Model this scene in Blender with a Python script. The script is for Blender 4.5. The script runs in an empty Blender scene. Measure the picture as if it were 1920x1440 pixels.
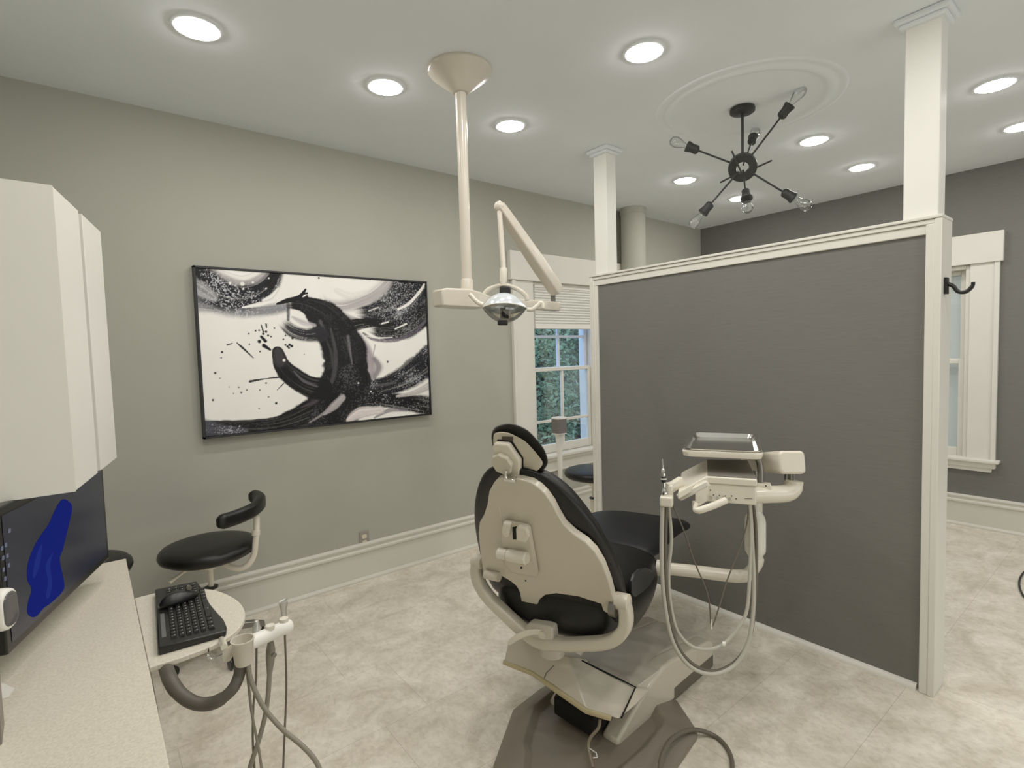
import bpy, bmesh, math, random
import numpy as np
from mathutils import Vector as V, Matrix
random.seed(7); np.random.seed(7)
sc = bpy.context.scene
col = sc.collection
PI = math.pi

# ------------------------------------------------------------------ camera (solved from the room's straight lines)
FPX = 997.7; CAM = V((0, 0, 1.55))
_y, _p, _r = [math.radians(a) for a in (51.3637, -3.3362, -1.6286)]
cf = V((math.cos(_p)*math.cos(_y), math.cos(_p)*math.sin(_y), math.sin(_p)))
_r0 = V((math.sin(_y), -math.cos(_y), 0)); _u0 = _r0.cross(cf)
cr = math.cos(_r)*_r0 + math.sin(_r)*_u0
cu = -math.sin(_r)*_r0 + math.cos(_r)*_u0
cam = bpy.data.cameras.new('camera'); co = bpy.data.objects.new('camera', cam); col.objects.link(co)
cam.sensor_width = 36; cam.lens = 36*FPX/1920; cam.clip_start = .02; cam.clip_end = 100
m = Matrix((cr, cu, -cf)).transposed().to_4x4(); m.translation = CAM
co.matrix_world = m
sc.camera = co

def ray(x, y): return cf + cr*((x-960)/FPX) - cu*((y-720)/FPX)
def AX(v, x, y): d = ray(x, y); return CAM + d*((v-CAM.x)/d.x)
def AY(v, x, y): d = ray(x, y); return CAM + d*((v-CAM.y)/d.y)
def AZ(v, x, y): d = ray(x, y); return CAM + d*((v-CAM.z)/d.z)
def AD(d, x, y): return CAM + ray(x, y)*d
def AP(p, n, x, y):
    d = ray(x, y); return CAM + d*((V(p)-CAM).dot(n)/d.dot(n))

# ------------------------------------------------------------------ materials
def lin(c):
    return tuple(((v/255)/12.92 if v/255 <= .04045 else ((v/255+.055)/1.055)**2.4) for v in c) + (1,)
MATS = {}
def mat(name, rgb, rough=.5, metal=0, spec=.5, coat=0, noise=0, nscale=30, bump=0, bscale=200, stretch=None, rgb2=None, emit=0, trans=0, sheen=0):
    if name in MATS: return MATS[name]
    m = bpy.data.materials.new(name); m.use_nodes = True
    nt = m.node_tree; b = nt.nodes['Principled BSDF']
    b.inputs['Base Color'].default_value = lin(rgb); b.inputs['Roughness'].default_value = rough
    b.inputs['Metallic'].default_value = metal; b.inputs['Specular IOR Level'].default_value = spec
    b.inputs['Coat Weight'].default_value = coat; b.inputs['Coat Roughness'].default_value = .15
    b.inputs['Sheen Weight'].default_value = sheen
    if trans: b.inputs['Transmission Weight'].default_value = trans
    if emit:
        b.inputs['Emission Color'].default_value = lin(rgb); b.inputs['Emission Strength'].default_value = emit
    tc = nt.nodes.new('ShaderNodeTexCoord'); mp = nt.nodes.new('ShaderNodeMapping')
    nt.links.new(tc.outputs['Object'], mp.inputs['Vector'])
    if stretch: mp.inputs['Scale'].default_value = stretch
    if noise or rgb2:
        n = nt.nodes.new('ShaderNodeTexNoise'); n.inputs['Scale'].default_value = nscale; n.inputs['Detail'].default_value = 5
        nt.links.new(mp.outputs[0], n.inputs['Vector'])
        r = nt.nodes.new('ShaderNodeValToRGB')
        a = lin(rgb); c2 = lin(rgb2) if rgb2 else tuple(v*(1-noise) for v in a[:3]) + (1,)
        r.color_ramp.elements[0].position = .35; r.color_ramp.elements[1].position = .65
        r.color_ramp.elements[0].color = c2; r.color_ramp.elements[1].color = a
        nt.links.new(n.outputs['Fac'], r.inputs['Fac']); nt.links.new(r.outputs['Color'], b.inputs['Base Color'])
    if bump:
        n2 = nt.nodes.new('ShaderNodeTexNoise'); n2.inputs['Scale'].default_value = bscale; n2.inputs['Detail'].default_value = 3
        nt.links.new(mp.outputs[0], n2.inputs['Vector'])
        bp = nt.nodes.new('ShaderNodeBump'); bp.inputs['Strength'].default_value = bump; bp.inputs['Distance'].default_value = .002
        nt.links.new(n2.outputs['Fac'], bp.inputs['Height']); nt.links.new(bp.outputs[0], b.inputs['Normal'])
    MATS[name] = m; return m

def thin_glass(name, tint=(255, 255, 255), refl=.12):
    m = bpy.data.materials.new(name); m.use_nodes = True; nt = m.node_tree
    nt.nodes.remove(nt.nodes['Principled BSDF']); out = nt.nodes['Material Output']
    t = nt.nodes.new('ShaderNodeBsdfTransparent'); t.inputs['Color'].default_value = lin(tint)
    g = nt.nodes.new('ShaderNodeBsdfGlossy'); g.inputs['Roughness'].default_value = .03
    lw = nt.nodes.new('ShaderNodeLayerWeight'); lw.inputs['Blend'].default_value = .25
    mu = nt.nodes.new('ShaderNodeMath'); mu.operation = 'MULTIPLY_ADD'; mu.inputs[1].default_value = .7; mu.inputs[2].default_value = refl*.3
    mx = nt.nodes.new('ShaderNodeMixShader')
    nt.links.new(lw.outputs['Fresnel'], mu.inputs[0]); nt.links.new(mu.outputs[0], mx.inputs[0])
    nt.links.new(t.outputs[0], mx.inputs[1]); nt.links.new(g.outputs[0], mx.inputs[2]); nt.links.new(mx.outputs[0], out.inputs['Surface'])
    MATS[name] = m; return m

M_wall = mat('sage_wall_paint', (174, 174, 162), .85, spec=.2, noise=.03, nscale=3, bump=.15, bscale=400)
M_dark = mat('charcoal_linen_wallpaper', (117, 116, 111), .9, spec=.15, noise=.09, nscale=120, stretch=(1, .1, 3), bump=.12, bscale=260)
M_ceil = mat('ceiling_paint', (236, 241, 244), .9, spec=.15, noise=.02, nscale=4)
M_trim = mat('white_trim_paint', (226, 224, 214), .4, noise=.02, nscale=6)
M_base = mat('grey_white_board', (212, 209, 198), .45, noise=.03, nscale=5)
M_post = mat('bright_white_paint', (240, 240, 232), .4, noise=.01, nscale=6)
M_lam = mat('cream_speckled_laminate', (224, 217, 201), .45, rgb2=(208, 200, 182), nscale=160)
M_cab = mat('white_melamine', (232, 231, 222), .45, noise=.01, nscale=8)
M_plast = mat('warm_beige_plastic', (207, 199, 181), .28, noise=.02, nscale=8, coat=.3)
M_plast2 = mat('pale_cream_plastic', (227, 220, 203), .25, noise=.01, nscale=8, coat=.3)
M_taupe = mat('taupe_base_cover', (122, 113, 100), .45, noise=.05, nscale=8)
M_lid = mat('grey_beige_cover', (208, 201, 186), .4, noise=.03, nscale=8)
M_dkplinth = mat('dark_taupe_plinth', (96, 88, 76), .5, noise=.05, nscale=10)
M_vinyl = mat('black_vinyl', (8, 8, 8), .38, spec=.4, bump=.12, bscale=300)
M_vinyl2 = mat('blue_sheen_vinyl', (12, 14, 18), .5, spec=.4, bump=.12, bscale=300)  # black vinyl tinted to carry a bluish sheen
M_black = mat('black_plastic', (8, 8, 9), .35)
M_gap = mat('shade_and_part_black', (10, 9, 8), .9)  # black standing in for shade in gaps and holes; also colours dark parts
M_keys = mat('keycap_black', (13, 13, 14), .4)
M_chrome = mat('chrome', (225, 225, 222), .12, metal=1, spec=.5)
M_steel = mat('brushed_steel', (226, 225, 221), .16, metal=1, noise=.04, nscale=40)
M_gmetal = mat('grey_metal', (130, 128, 122), .35, metal=.8)
M_whiteP = mat('white_plastic', (240, 238, 230), .3)
M_hoseL = mat('light_grey_hose', (186, 182, 170), .45)
M_hoseG = mat('grey_hose', (132, 126, 112), .5)
M_hoseB = mat('brown_grey_hose', (98, 90, 78), .5)
M_hoseD = mat('dark_corrugated_hose', (84, 79, 70), .5)
M_gunm = mat('gunmetal_fixture', (52, 53, 52), .5, metal=.3, noise=.15, nscale=30)
M_lampB = mat('lamp_beige', (208, 200, 184), .3, coat=.3, noise=.02, nscale=8)
M_glass = thin_glass('clear_glass', (246, 248, 248), .45); M_pane = thin_glass('window_glass', (235, 242, 245), .25)
M_fabricW = mat('shade_fabric', (232, 232, 226), .8, noise=.02, nscale=40)
M_fabricW.node_tree.nodes['Principled BSDF'].inputs['Transmission Weight'].default_value = 0
M_greyfab = mat('speaker_grille', (112, 108, 104), .6, noise=.1, nscale=200)
M_outlet = mat('grey_outlet_plate', (150, 145, 136), .4)
M_ivory = mat('ivory_receptacle', (214, 205, 180), .4)
M_screenf = mat('monitor_black', (13, 13, 14), .3)
M_skylit = mat('skylit_frame', (214, 220, 232), .45)  # bluish outdoor light put into the white sash colour

def emit_mat(name, rgb, s):
    m = bpy.data.materials.new(name); m.use_nodes = True; nt = m.node_tree
    nt.nodes.remove(nt.nodes['Principled BSDF']); e = nt.nodes.new('ShaderNodeEmission')
    e.inputs['Color'].default_value = lin(rgb); e.inputs['Strength'].default_value = s
    nt.links.new(e.outputs[0], nt.nodes['Material Output'].inputs['Surface']); MATS[name] = m; return m
LIGHT_RGB = (255, 250, 244)
M_led = emit_mat('led_diffuser', LIGHT_RGB, 80)

# vinyl floor: brick-offset tiles with mottling
def floor_mat():
    m = bpy.data.materials.new('mottled_vinyl_tile'); m.use_nodes = True; nt = m.node_tree; L = nt.links.new
    b = nt.nodes['Principled BSDF']; b.inputs['Roughness'].default_value = .5; b.inputs['Specular IOR Level'].default_value = .35
    tc = nt.nodes.new('ShaderNodeTexCoord'); mp = nt.nodes.new('ShaderNodeMapping')
    mp.inputs['Location'].default_value = (-.2+.9*3, -.72+.4375*8, 0); L(tc.outputs['Object'], mp.inputs[0])
    br = nt.nodes.new('ShaderNodeTexBrick'); br.offset = .23; br.offset_frequency = 2
    br.inputs['Scale'].default_value = 1; br.inputs['Brick Width'].default_value = .9; br.inputs['Row Height'].default_value = .4375
    br.inputs['Mortar Size'].default_value = .0013; br.inputs['Mortar Smooth'].default_value = .3
    br.inputs['Color1'].default_value = (1, 1, 1, 1); br.inputs['Color2'].default_value = (.955, .95, .945, 1); br.inputs['Mortar'].default_value = (.70, .67, .63, 1)
    L(mp.outputs[0], br.inputs['Vector'])
    def noise(scale, det, st):
        q = nt.nodes.new('ShaderNodeMapping'); q.inputs['Scale'].default_value = st; L(tc.outputs['Object'], q.inputs[0])
        n = nt.nodes.new('ShaderNodeTexNoise'); n.inputs['Scale'].default_value = scale; n.inputs['Detail'].default_value = det; n.inputs['Roughness'].default_value = .65
        n.inputs['Distortion'].default_value = .6
        L(q.outputs[0], n.inputs['Vector']); return n
    n1 = noise(5, 8, (1, 1.2, 1)); n2 = noise(30, 9, (1.5, 1, 1))
    r1 = nt.nodes.new('ShaderNodeValToRGB'); e = r1.color_ramp.elements
    e[0].position = .36; e[0].color = lin((208, 199, 181)); e[1].position = .66; e[1].color = lin((240, 233, 219))
    L(n1.outputs['Fac'], r1.inputs[0])
    r2 = nt.nodes.new('ShaderNodeValToRGB'); e = r2.color_ramp.elements
    e[0].position = .34; e[0].color = (.85, .838, .82, 1); e[1].position = .56; e[1].color = (1, 1, 1, 1)
    L(n2.outputs['Fac'], r2.inputs[0])
    def mul(a, c):
        x = nt.nodes.new('ShaderNodeMix'); x.data_type = 'RGBA'; x.blend_type = 'MULTIPLY'; x.inputs['Factor'].default_value = 1
        L(a, x.inputs['A']); L(c, x.inputs['B']); return x.outputs['Result']
    L(mul(mul(r1.outputs[0], r2.outputs[0]), br.outputs['Color']), b.inputs['Base Color'])
    bp = nt.nodes.new('ShaderNodeBump'); bp.inputs['Strength'].default_value = .25; bp.inputs['Distance'].default_value = .002
    L(n2.outputs['Fac'], bp.inputs['Height']); L(bp.outputs[0], b.inputs['Normal'])
    MATS['floor'] = m; return m
M_floor = floor_mat()

# ------------------------------------------------------------------ mesh builder
def catmull(pts, n=8, closed=False):
    pts = [V(p) for p in pts]; out = []; N = len(pts)
    rng = range(N) if closed else range(N-1)
    for i in rng:
        if closed: p0, p1, p2, p3 = pts[i-1], pts[i], pts[(i+1) % N], pts[(i+2) % N]
        else: p0, p1, p2, p3 = pts[max(i-1, 0)], pts[i], pts[i+1], pts[min(i+2, N-1)]
        for k in range(n):
            t = k/n
            out.append(.5*((2*p1)+(p2-p0)*t+(2*p0-5*p1+4*p2-p3)*t*t+(3*p1-p0-3*p2+p3)*t**3))
    if not closed: out.append(pts[-1].copy())
    return out

class MB:
    def __init__(s): s.v = []; s.f = []
    def add(s, vs, fs):
        o = len(s.v); s.v += [tuple(v) for v in vs]; s.f += [tuple(i+o for i in f) for f in fs]; return s
    def box(s, x0, x1, y0, y1, z0, z1):
        vs = [(x, y, z) for x in (x0, x1) for y in (y0, y1) for z in (z0, z1)]
        return s.add(vs, [(0, 1, 3, 2), (4, 6, 7, 5), (0, 4, 5, 1), (2, 3, 7, 6), (0, 2, 6, 4), (1, 5, 7, 3)])
    def obox(s, c, ax, h):
        c = V(c); a = [V(q).normalized()*w for q, w in zip(ax, h)]
        vs = [c+a[0]*i+a[1]*j+a[2]*k for i in (-1, 1) for j in (-1, 1) for k in (-1, 1)]
        return s.add(vs, [(0, 1, 3, 2), (4, 6, 7, 5), (0, 4, 5, 1), (2, 3, 7, 6), (0, 2, 6, 4), (1, 5, 7, 3)])
    def loft(s, rings, cap=True, closed=False):
        n = len(rings[0]); vs = [p for r in rings for p in r]; fs = []; R = len(rings)
        for i in range(R if closed else R-1):
            j = (i+1) % R
            for k in range(n):
                l = (k+1) % n; fs.append((i*n+k, i*n+l, j*n+l, j*n+k))
        if cap and not closed:
            fs.append(tuple(range(n))[::-1]); fs.append(tuple((R-1)*n+k for k in range(n)))
        return s.add(vs, fs)
    def tube(s, pts, r, n=12, closed=False, cap=True, sect=None, up=None):
        pts = [V(p) for p in pts]; N = len(pts); rings = []; prev = None
        rr = r if isinstance(r, (list, tuple)) else [r]*N
        for i, p in enumerate(pts):
            if closed: t = pts[(i+1) % N]-pts[i-1]
            else: t = pts[min(i+1, N-1)]-pts[max(i-1, 0)]
            t.normalize()
            if up is not None:
                a = V(up); a = (a-t*a.dot(t)).normalized()
            elif prev is None:
                a = V((0, 0, 1)) if abs(t.z) < .9 else V((1, 0, 0)); a = (a-t*a.dot(t)).normalized()
            else: a = (prev-t*prev.dot(t)).normalized()
            prev = a; b = t.cross(a)
            if sect: rings.append([p+a*(q[0]*rr[i])+b*(q[1]*rr[i]) for q in sect])
            else: rings.append([p+(a*math.cos(2*PI*k/n)+b*math.sin(2*PI*k/n))*rr[i] for k in range(n)])
        return s.loft(rings, cap, closed)
    def lathe(s, o, prof, axis=(0, 0, 1), n=28, x=None, cap=True):
        o = V(o); a = V(axis).normalized(); x = V(x) if x else (V((1, 0, 0)) if abs(a.x) < .9 else V((0, 1, 0)))
        x = (x-a*x.dot(a)).normalized(); y = a.cross(x)
        rings = [[o+a*h+(x*math.cos(2*PI*k/n)+y*math.sin(2*PI*k/n))*max(r, 1e-5) for k in range(n)] for r, h in prof]
        return s.loft(rings, cap)
    def prism(s, poly, vec):
        poly = [V(p) for p in poly]; vec = V(vec); n = len(poly)
        vs = poly+[p+vec for p in poly]
        return s.add(vs, [tuple(range(n)), tuple(range(n, 2*n))[::-1]]+[(i, (i+1) % n, n+(i+1) % n, n+i) for i in range(n)])
    def quad(s, a, b, c, d): return s.add([a, b, c, d], [(0, 1, 2, 3)])
    def sphere(s, c, r, n=16, sc3=(1, 1, 1)):
        c = V(c); prof = [(math.sin(PI*i/n)*r, -math.cos(PI*i/n)*r) for i in range(n+1)]
        o = len(s.v); s.lathe((0, 0, 0), prof, n=2*n, cap=False)
        for i in range(o, len(s.v)): q = s.v[i]; s.v[i] = (c.x+q[0]*sc3[0], c.y+q[1]*sc3[1], c.z+q[2]*sc3[2])
        return s
    def build(s, name, material, parent=None, bevel=0, seg=2, angle=40, sub=0, bang=30, loc=None):
        me = bpy.data.meshes.new(name); vs = s.v
        pl = V(loc) if loc is not None else V((0, 0, 0))
        base = pl + (parent_world(parent) if parent is not None else V((0, 0, 0)))
        me.from_pydata([tuple(V(v)-base) for v in vs], [], s.f); me.update()
        bm = bmesh.new(); bm.from_mesh(me);
        bmesh.ops.recalc_face_normals(bm, faces=bm.faces); bm.to_mesh(me); bm.free()
        for p in me.polygons: p.use_smooth = True
        me.set_sharp_from_angle(angle=math.radians(angle))
        me.materials.append(material)
        o = bpy.data.objects.new(name, me); col.objects.link(o); o.location = pl
        if parent is not None: o.parent = parent
        if sub:
            q = o.modifiers.new('sub', 'SUBSURF'); q.levels = sub; q.render_levels = sub
        if bevel:
            q = o.modifiers.new('bevel', 'BEVEL'); q.width = bevel; q.segments = seg; q.limit_method = 'ANGLE'; q.angle_limit = math.radians(bang)
        return o

def parent_world(p):
    l = V((0, 0, 0))
    while p is not None: l = l+p.location; p = p.parent
    return l
def tag(o, label=None, cat=None, group=None, kind=None):
    if label: o['label'] = label
    if cat: o['category'] = cat
    if group: o['group'] = group
    if kind: o['kind'] = kind
    return o
def thing(name, label, cat, loc, group=None, kind=None):
    o = bpy.data.objects.new(name, None); col.objects.link(o); o.location = loc; o.empty_display_size = .1
    return tag(o, label, cat, group, kind)
def kids(o): return [c for c in bpy.data.objects if c.parent == o]
def struct(o, label, cat): return tag(o, label, cat, None, 'structure')
def rrect(w, h, r, n=5):
    out = []
    for cx, cy, a0 in ((w-r, h-r, 0), (-w+r, h-r, 90), (-w+r, -h+r, 180), (w-r, -h+r, 270)):
        for k in range(n+1):
            a = math.radians(a0+90*k/n); out.append((cx+r*math.cos(a), cy+r*math.sin(a)))
    return out

# ------------------------------------------------------------------ the room
X0, X1, Y0, Y1, H = -.56, 5.68, -3.2, 3.51, 2.925
struct(MB().box(X0-.2, X1+.2, Y0-.2, Y1+.2, -.1, 0).build('floor', M_floor), 'mottled beige vinyl tile floor', 'floor')
struct(MB().box(X0-.2, X1+.2, Y0-.2, Y1+.2, H, H+.1).build('ceiling', M_ceil), 'flat pale grey painted ceiling', 'ceiling')
WX0, WX1, WZ0, WZ1 = 3.05, 3.845, .62, 2.16
w = MB()
w.box(X0-.2, WX0, Y1, Y1+.2, 0, H); w.box(WX1, X1+.2, Y1, Y1+.2, 0, H)
w.box(WX0, WX1, Y1, Y1+.2, 0, WZ0); w.box(WX0, WX1, Y1, Y1+.2, WZ1, H)
struct(w.build('wall_left', M_wall), 'sage grey painted wall behind the abstract painting', 'wall')
BY0, BY1, BZ0, BZ1 = 1.07, 2.10, .55, 2.16
w = MB()
w.box(X1, X1+.2, Y0-.2, BY0, 0, H); w.box(X1, X1+.2, BY1, Y1, 0, H)
w.box(X1, X1+.2, BY0, BY1, 0, BZ0); w.box(X1, X1+.2, BY0, BY1, BZ1, H)
struct(w.build('wall_back', M_dark), 'dark charcoal textured far wall beyond the partition', 'wall')
struct(MB().box(X0-.2, X0, Y0-.2, Y1, 0, H).build('wall_front', M_wall), 'sage grey wall behind the counter and monitor', 'wall')
struct(MB().box(X0, X1, Y0-.2, Y0, 0, H).build('wall_right', M_wall), 'sage grey wall closing the room behind the viewer', 'wall')

# baseboards (moulded profile swept along the wall)
prof = [(0, 0), (.034, 0), (.034, .012), (.026, .024), (.018, .027), (.018, .192), (.024, .196), (.03, .202), (.03, .214), (.02, .222), (.02, .238), (.026, .242), (.026, .252), (.012, .262), (0, .262)]
def baseboard(name, a, b, nrm, label):
    a, b, nrm = V(a), V(b), V(nrm)
    mb = MB(); mb.loft([[a+nrm*d+V((0, 0, z)) for d, z in prof], [b+nrm*d+V((0, 0, z)) for d, z in prof]])
    return struct(mb.build(name, M_base, angle=25), label, 'baseboard')
baseboard('baseboard_left', (X0, Y1, 0), (X1, Y1, 0), (0, -1, 0), 'tall moulded off-white baseboard under the painting')
baseboard('baseboard_back', (X1, Y0, 0), (X1, Y1-.03, 0), (-1, 0, 0), 'tall moulded baseboard along the dark far wall')

# ---- window in the left wall
def casing(mb, ax, lo, hi, wall, sgn, z0, z1, band_lo=False, band_hi=False): pass
win = thing('window_1', 'white double-hung sash window behind the partition end with trees outside', 'window', (3.53, Y1, 1.4), kind='structure')
mb = MB(); mb.box(2.845, WX0, Y1-.022, Y1, .6, 2.17); mb.box(2.815, 2.85, Y1-.034, Y1, .6, 2.17)
mb.box(WX1, 4.20, Y1-.022, Y1, .6, 2.17); mb.box(4.195, 4.23, Y1-.034, Y1, .6, 2.17)
mb.build('casing', M_trim, win, bevel=.003)
MB().box(2.79, 4.255, Y1-.045, Y1, 2.162, 2.40).build('header_board', M_trim, win, bevel=.003)
mb = MB(); mb.box(2.78, 4.27, Y1-.075, Y1+.04, .605, .632); mb.box(2.80, 4.25, Y1-.05, Y1, .575, .606); mb.build('window_sill', M_trim, win, bevel=.006)
mb = MB(); mb.box(2.83, 4.22, Y1-.022, Y1, .475, .576); mb.box(2.83, 4.22, Y1-.03, Y1, .475, .495); mb.build('apron', M_trim, win, bevel=.004)
mb = MB(); mb.box(WX0-.001, WX0+.02, Y1-.002, Y1+.2, WZ0, WZ1); mb.box(WX1-.02, WX1+.001, Y1-.002, Y1+.2, WZ0, WZ1); mb.box(WX0+.02, WX1-.02, Y1-.001, Y1+.199, WZ1-.02, WZ1+.001); mb.box(WX0+.02, WX1-.02, Y1+.02, Y1+.22, WZ0-.02, WZ0+.012)
mb.box(WX0+.019, WX0+.032, Y1+.02, Y1+.04, WZ0+.012, WZ1-.02); mb.box(WX1-.032, WX1-.019, Y1+.02, Y1+.04, WZ0+.012, WZ1-.02)
mb.build('jamb', M_trim, win, bevel=.002)
def sash(name, x0, x1, y, z0, z1, mz, parent, axis='x', bot=.075, top=.035, st=.045, mat_=M_trim, t=.018, mun=True):
    mb = MB(); B = lambda a0, a1, b0, b1: (mb.box(a0, a1, y-t, y+t, b0, b1) if axis == 'x' else mb.box(y-t, y+t, a0, a1, b0, b1))
    B(x0, x0+st, z0, z1); B(x1-st, x1, z0, z1); B(x0+st, x1-st, z0+.0003, z0+bot); B(x0+st, x1-st, z1-top, z1-.0003)
    if mun:
        t = t*.7; cx = (x0+x1)/2; B(cx-.013, cx+.013, z0+bot, z1-top); t = t*.9; B(x0+st, x1-st, mz-.012, mz+.012)
    o = mb.build(name, mat_, parent, bevel=.004)
    g = MB(); (g.quad((x0+.02, y, z0+.02), (x1-.02, y, z0+.02), (x1-.02, y, z1-.02), (x0+.02, y, z1-.02)) if axis == 'x' else g.quad((y, x0+.02, z0+.02), (y, x1-.02, z0+.02), (y, x1-.02, z1-.02), (y, x0+.02, z1-.02)))
    g.build('pane', M_pane, o)
    return o
sash('lower_sash', WX0+.02, WX1-.02, Y1+.06, WZ0+.012, 1.41, .92, win)
sash('upper_sash', WX0+.02, WX1-.02, Y1+.105, 1.375, WZ1-.02, 1.69, win, bot=.035, top=.05, mat_=M_skylit)
# cellular shade
sh = thing('cellular_shade', 'white pleated cellular shade half raised over the left window', 'window shade', (3.45, Y1+.01, 2.14))
MB().box(WX0+.035, WX1-.035, Y1-.005, Y1+.035, 2.115, 2.14).build('headrail', M_whiteP, sh, bevel=.003)
n = 13; zt, zb = 2.115, 1.80; L1, L2 = [], []
for i in range(2*n+1):
    z = zt+(zb-zt)*i/(2*n); d = .016 if i % 2 else 0
    L1.append((Y1+.002-d+.006, z)); L2.append((Y1+.022+d, z))
ring = [V((0, y, z)) for y, z in L1]+[V((0, y, z)) for y, z in L2[::-1]]
MB().loft([[p+V((WX0+.037, 0, 0)) for p in ring], [p+V((WX1-.037, 0, 0)) for p in ring]]).build('pleated_fabric', M_fabricW, sh, angle=20)
MB().box(WX0+.037, WX1-.037, Y1-.008, Y1+.032, 1.755, 1.80).build('bottom_rail', M_whiteP, sh, bevel=.004)

# ---- window in the back wall
win2 = thing('window_2', 'white window on the dark far wall at the right', 'window', (X1, 1.585, 1.4), kind='structure')
mb = MB()
for s0, s1, b0, b1 in ((.915, BY0, .888, .92), (BY1, 2.255, 2.25, 2.28)):
    mb.box(X1-.022, X1, s0, s1, .55, 2.17); mb.box(X1-.034, X1, b0, b1, .55, 2.17)
mb.build('casing', M_trim, win2, bevel=.003)
MB().box(X1-.045, X1, .868, 2.30, 2.163, 2.40).build('header_board', M_trim, win2, bevel=.003)
mb = MB(); mb.box(X1-.085, X1+.04, .86, 2.31, .555, .58); mb.box(X1-.055, X1, .885, 2.285, .51, .556); mb.box(X1-.035, X1, .91, 2.26, .475, .512); mb.build('window_sill', M_trim, win2, bevel=.006)
mb = MB(); mb.box(X1-.002, X1+.2, BY0-.001, BY0+.03, BZ0, BZ1); mb.box(X1-.002, X1+.2, BY1-.03, BY1+.001, BZ0, BZ1); mb.box(X1-.001, X1+.199, BY0+.03, BY1-.03, BZ1-.03, BZ1+.001); mb.box(X1+.02, X1+.22, BY0, BY1, BZ0-.02, BZ0+.02)
mb.build('jamb', M_trim, win2, bevel=.003)
sash('lower_sash', BY0+.03, BY1-.03, X1+.06, BZ0+.02, 1.39, 1, win2, axis='y', mun=False)
sash('upper_sash', BY0+.03, BY1-.03, X1+.10, 1.36, BZ1-.03, 1, win2, axis='y', bot=.035, mun=False)
rs = thing('roller_shade', 'plain white roller shade closed over the far right window', 'window shade', (X1+.15, 1.585, 2.1))
MB().tube([(X1+.15, BY0+.05, 2.1), (X1+.15, BY1-.05, 2.1)], .018).build('roller', M_whiteP, rs)
MB().box(X1+.165, X1+.168, BY0+.05, BY1-.05, BZ0+.03, 2.1).build('shade_cloth', mat('glowing_white_shade', (222, 222, 214), .8, noise=.02, nscale=20, emit=.12), rs)  # faint added emission brightens the cloth; it is no lamp

# ---- partition
PX0, PX1, PY0, PY1, PZ = 2.815, 2.925, .625, 2.585, 2.06
par = thing('wall_partition', 'freestanding charcoal wallpapered partition wall with white frame', 'wall', (2.87, 1.6, 0), kind='structure')
MB().box(PX0, PX1, PY0+.02, PY1-.02, .005, PZ-.02).build('wallpaper_panel', M_dark, par)
def frame_mb():
    mb = MB()
    for sx, x in ((-1, PX0), (1, PX1)):
        for a0, a1, b0, b1, t in ((PY0+.0195, PY0+.05, .001, 2.0395, .0236), (PY1-.055, PY1-.022, .001, 1.999, .012), (PY0+.0505, PY1-.022, 2.0, 2.0395, .012), (PY0+.0195, PY1-.021, 2.04, PZ-.001, .020), (PY1-.031, PY1-.0205, .0012, 2.0395, .020)):
            xs = sorted((x-sx*.01, x+sx*t)); mb.box(xs[0], xs[1], a0, a1, b0, b1)
    mb.box(PX0-.024, PX1+.024, PY0-.005, PY0+.020, 0, PZ); mb.box(PX0-.024, PX1+.024, PY1-.020, PY1+.005, 0, PZ)
    mb.box(PX0-.028, PX1+.028, PY0-.007, PY1+.007, PZ+.0005, PZ+.014)
    return mb
frame_mb().build('frame', M_trim, par, bevel=.003)
mb = MB()
for sx, x in ((-1, PX0), (1, PX1)):
    mb.loft([[V((x+sx*d, y, z)) for d, z in ((0, 0), (.024, 0), (.024, .01), (.016, .022), (.004, .028), (0, .028))] for y in (PY0+.06, PY1-.03)])
mb.build('shoe_moulding', M_trim, par)
for (ya, yb) in ((.64, .765), (2.445, 2.562)):
    mb = MB(); mb.box(2.822, 2.918, ya, yb, PZ, H); o = mb.build('post', M_post, par, bevel=.004)
    mb = MB(); mb.box(2.822-.035, 2.918+.035, ya-.035, yb+.035, H-.025, H); mb.box(2.822-.02, 2.918+.02, ya-.02, yb+.02, H-.045, H-.024); mb.build('post_cap', M_ceil, o, bevel=.008)
hk = thing('coat_hook', 'small black coat hook on the narrow right end of the partition', 'hook', (2.85, PY0-.005, 1.78))
MB().box(2.828, 2.856, PY0-.018, PY0-.005, 1.745, 1.815).build('mount_plate', M_black, hk, bevel=.003)
MB().tube(catmull([(2.842, PY0-.014, 1.79), (2.842, PY0-.035, 1.775), (2.842, PY0-.05, 1.752), (2.842, PY0-.075, 1.748), (2.842, PY0-.095, 1.768), (2.842, PY0-.098, 1.785)], 5), [.008]*21+[.007]*5, n=10).build('hook_arm', M_black, hk)

# ---- round column by the left wall
c = MB(); c.lathe((4.27, 3.37, 0), [(.118, 0), (.118, H-.06), (.124, H-.055), (.124, H)], n=40); struct(c.build('trim_column', M_wall), 'round sage painted pipe column beside the left window', 'column')

# ---- ceiling medallion
md = MB(); md.lathe((3.03, 1.58, H), [(.50, .001), (.497, -.004), (.487, -.007), (.475, -.005), (.465, -.003), (.45, -.003), (.442, -.009), (.425, -.013), (.405, -.011), (.395, -.004), (.37, -.002), (.13, -.002), (.12, -.005), (.10, -.005), (.001, -.005)], n=96, cap=False)
struct(md.build('trim_medallion', M_ceil, angle=80), 'round plaster ceiling medallion above the sputnik chandelier', 'ceiling medallion')

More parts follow.
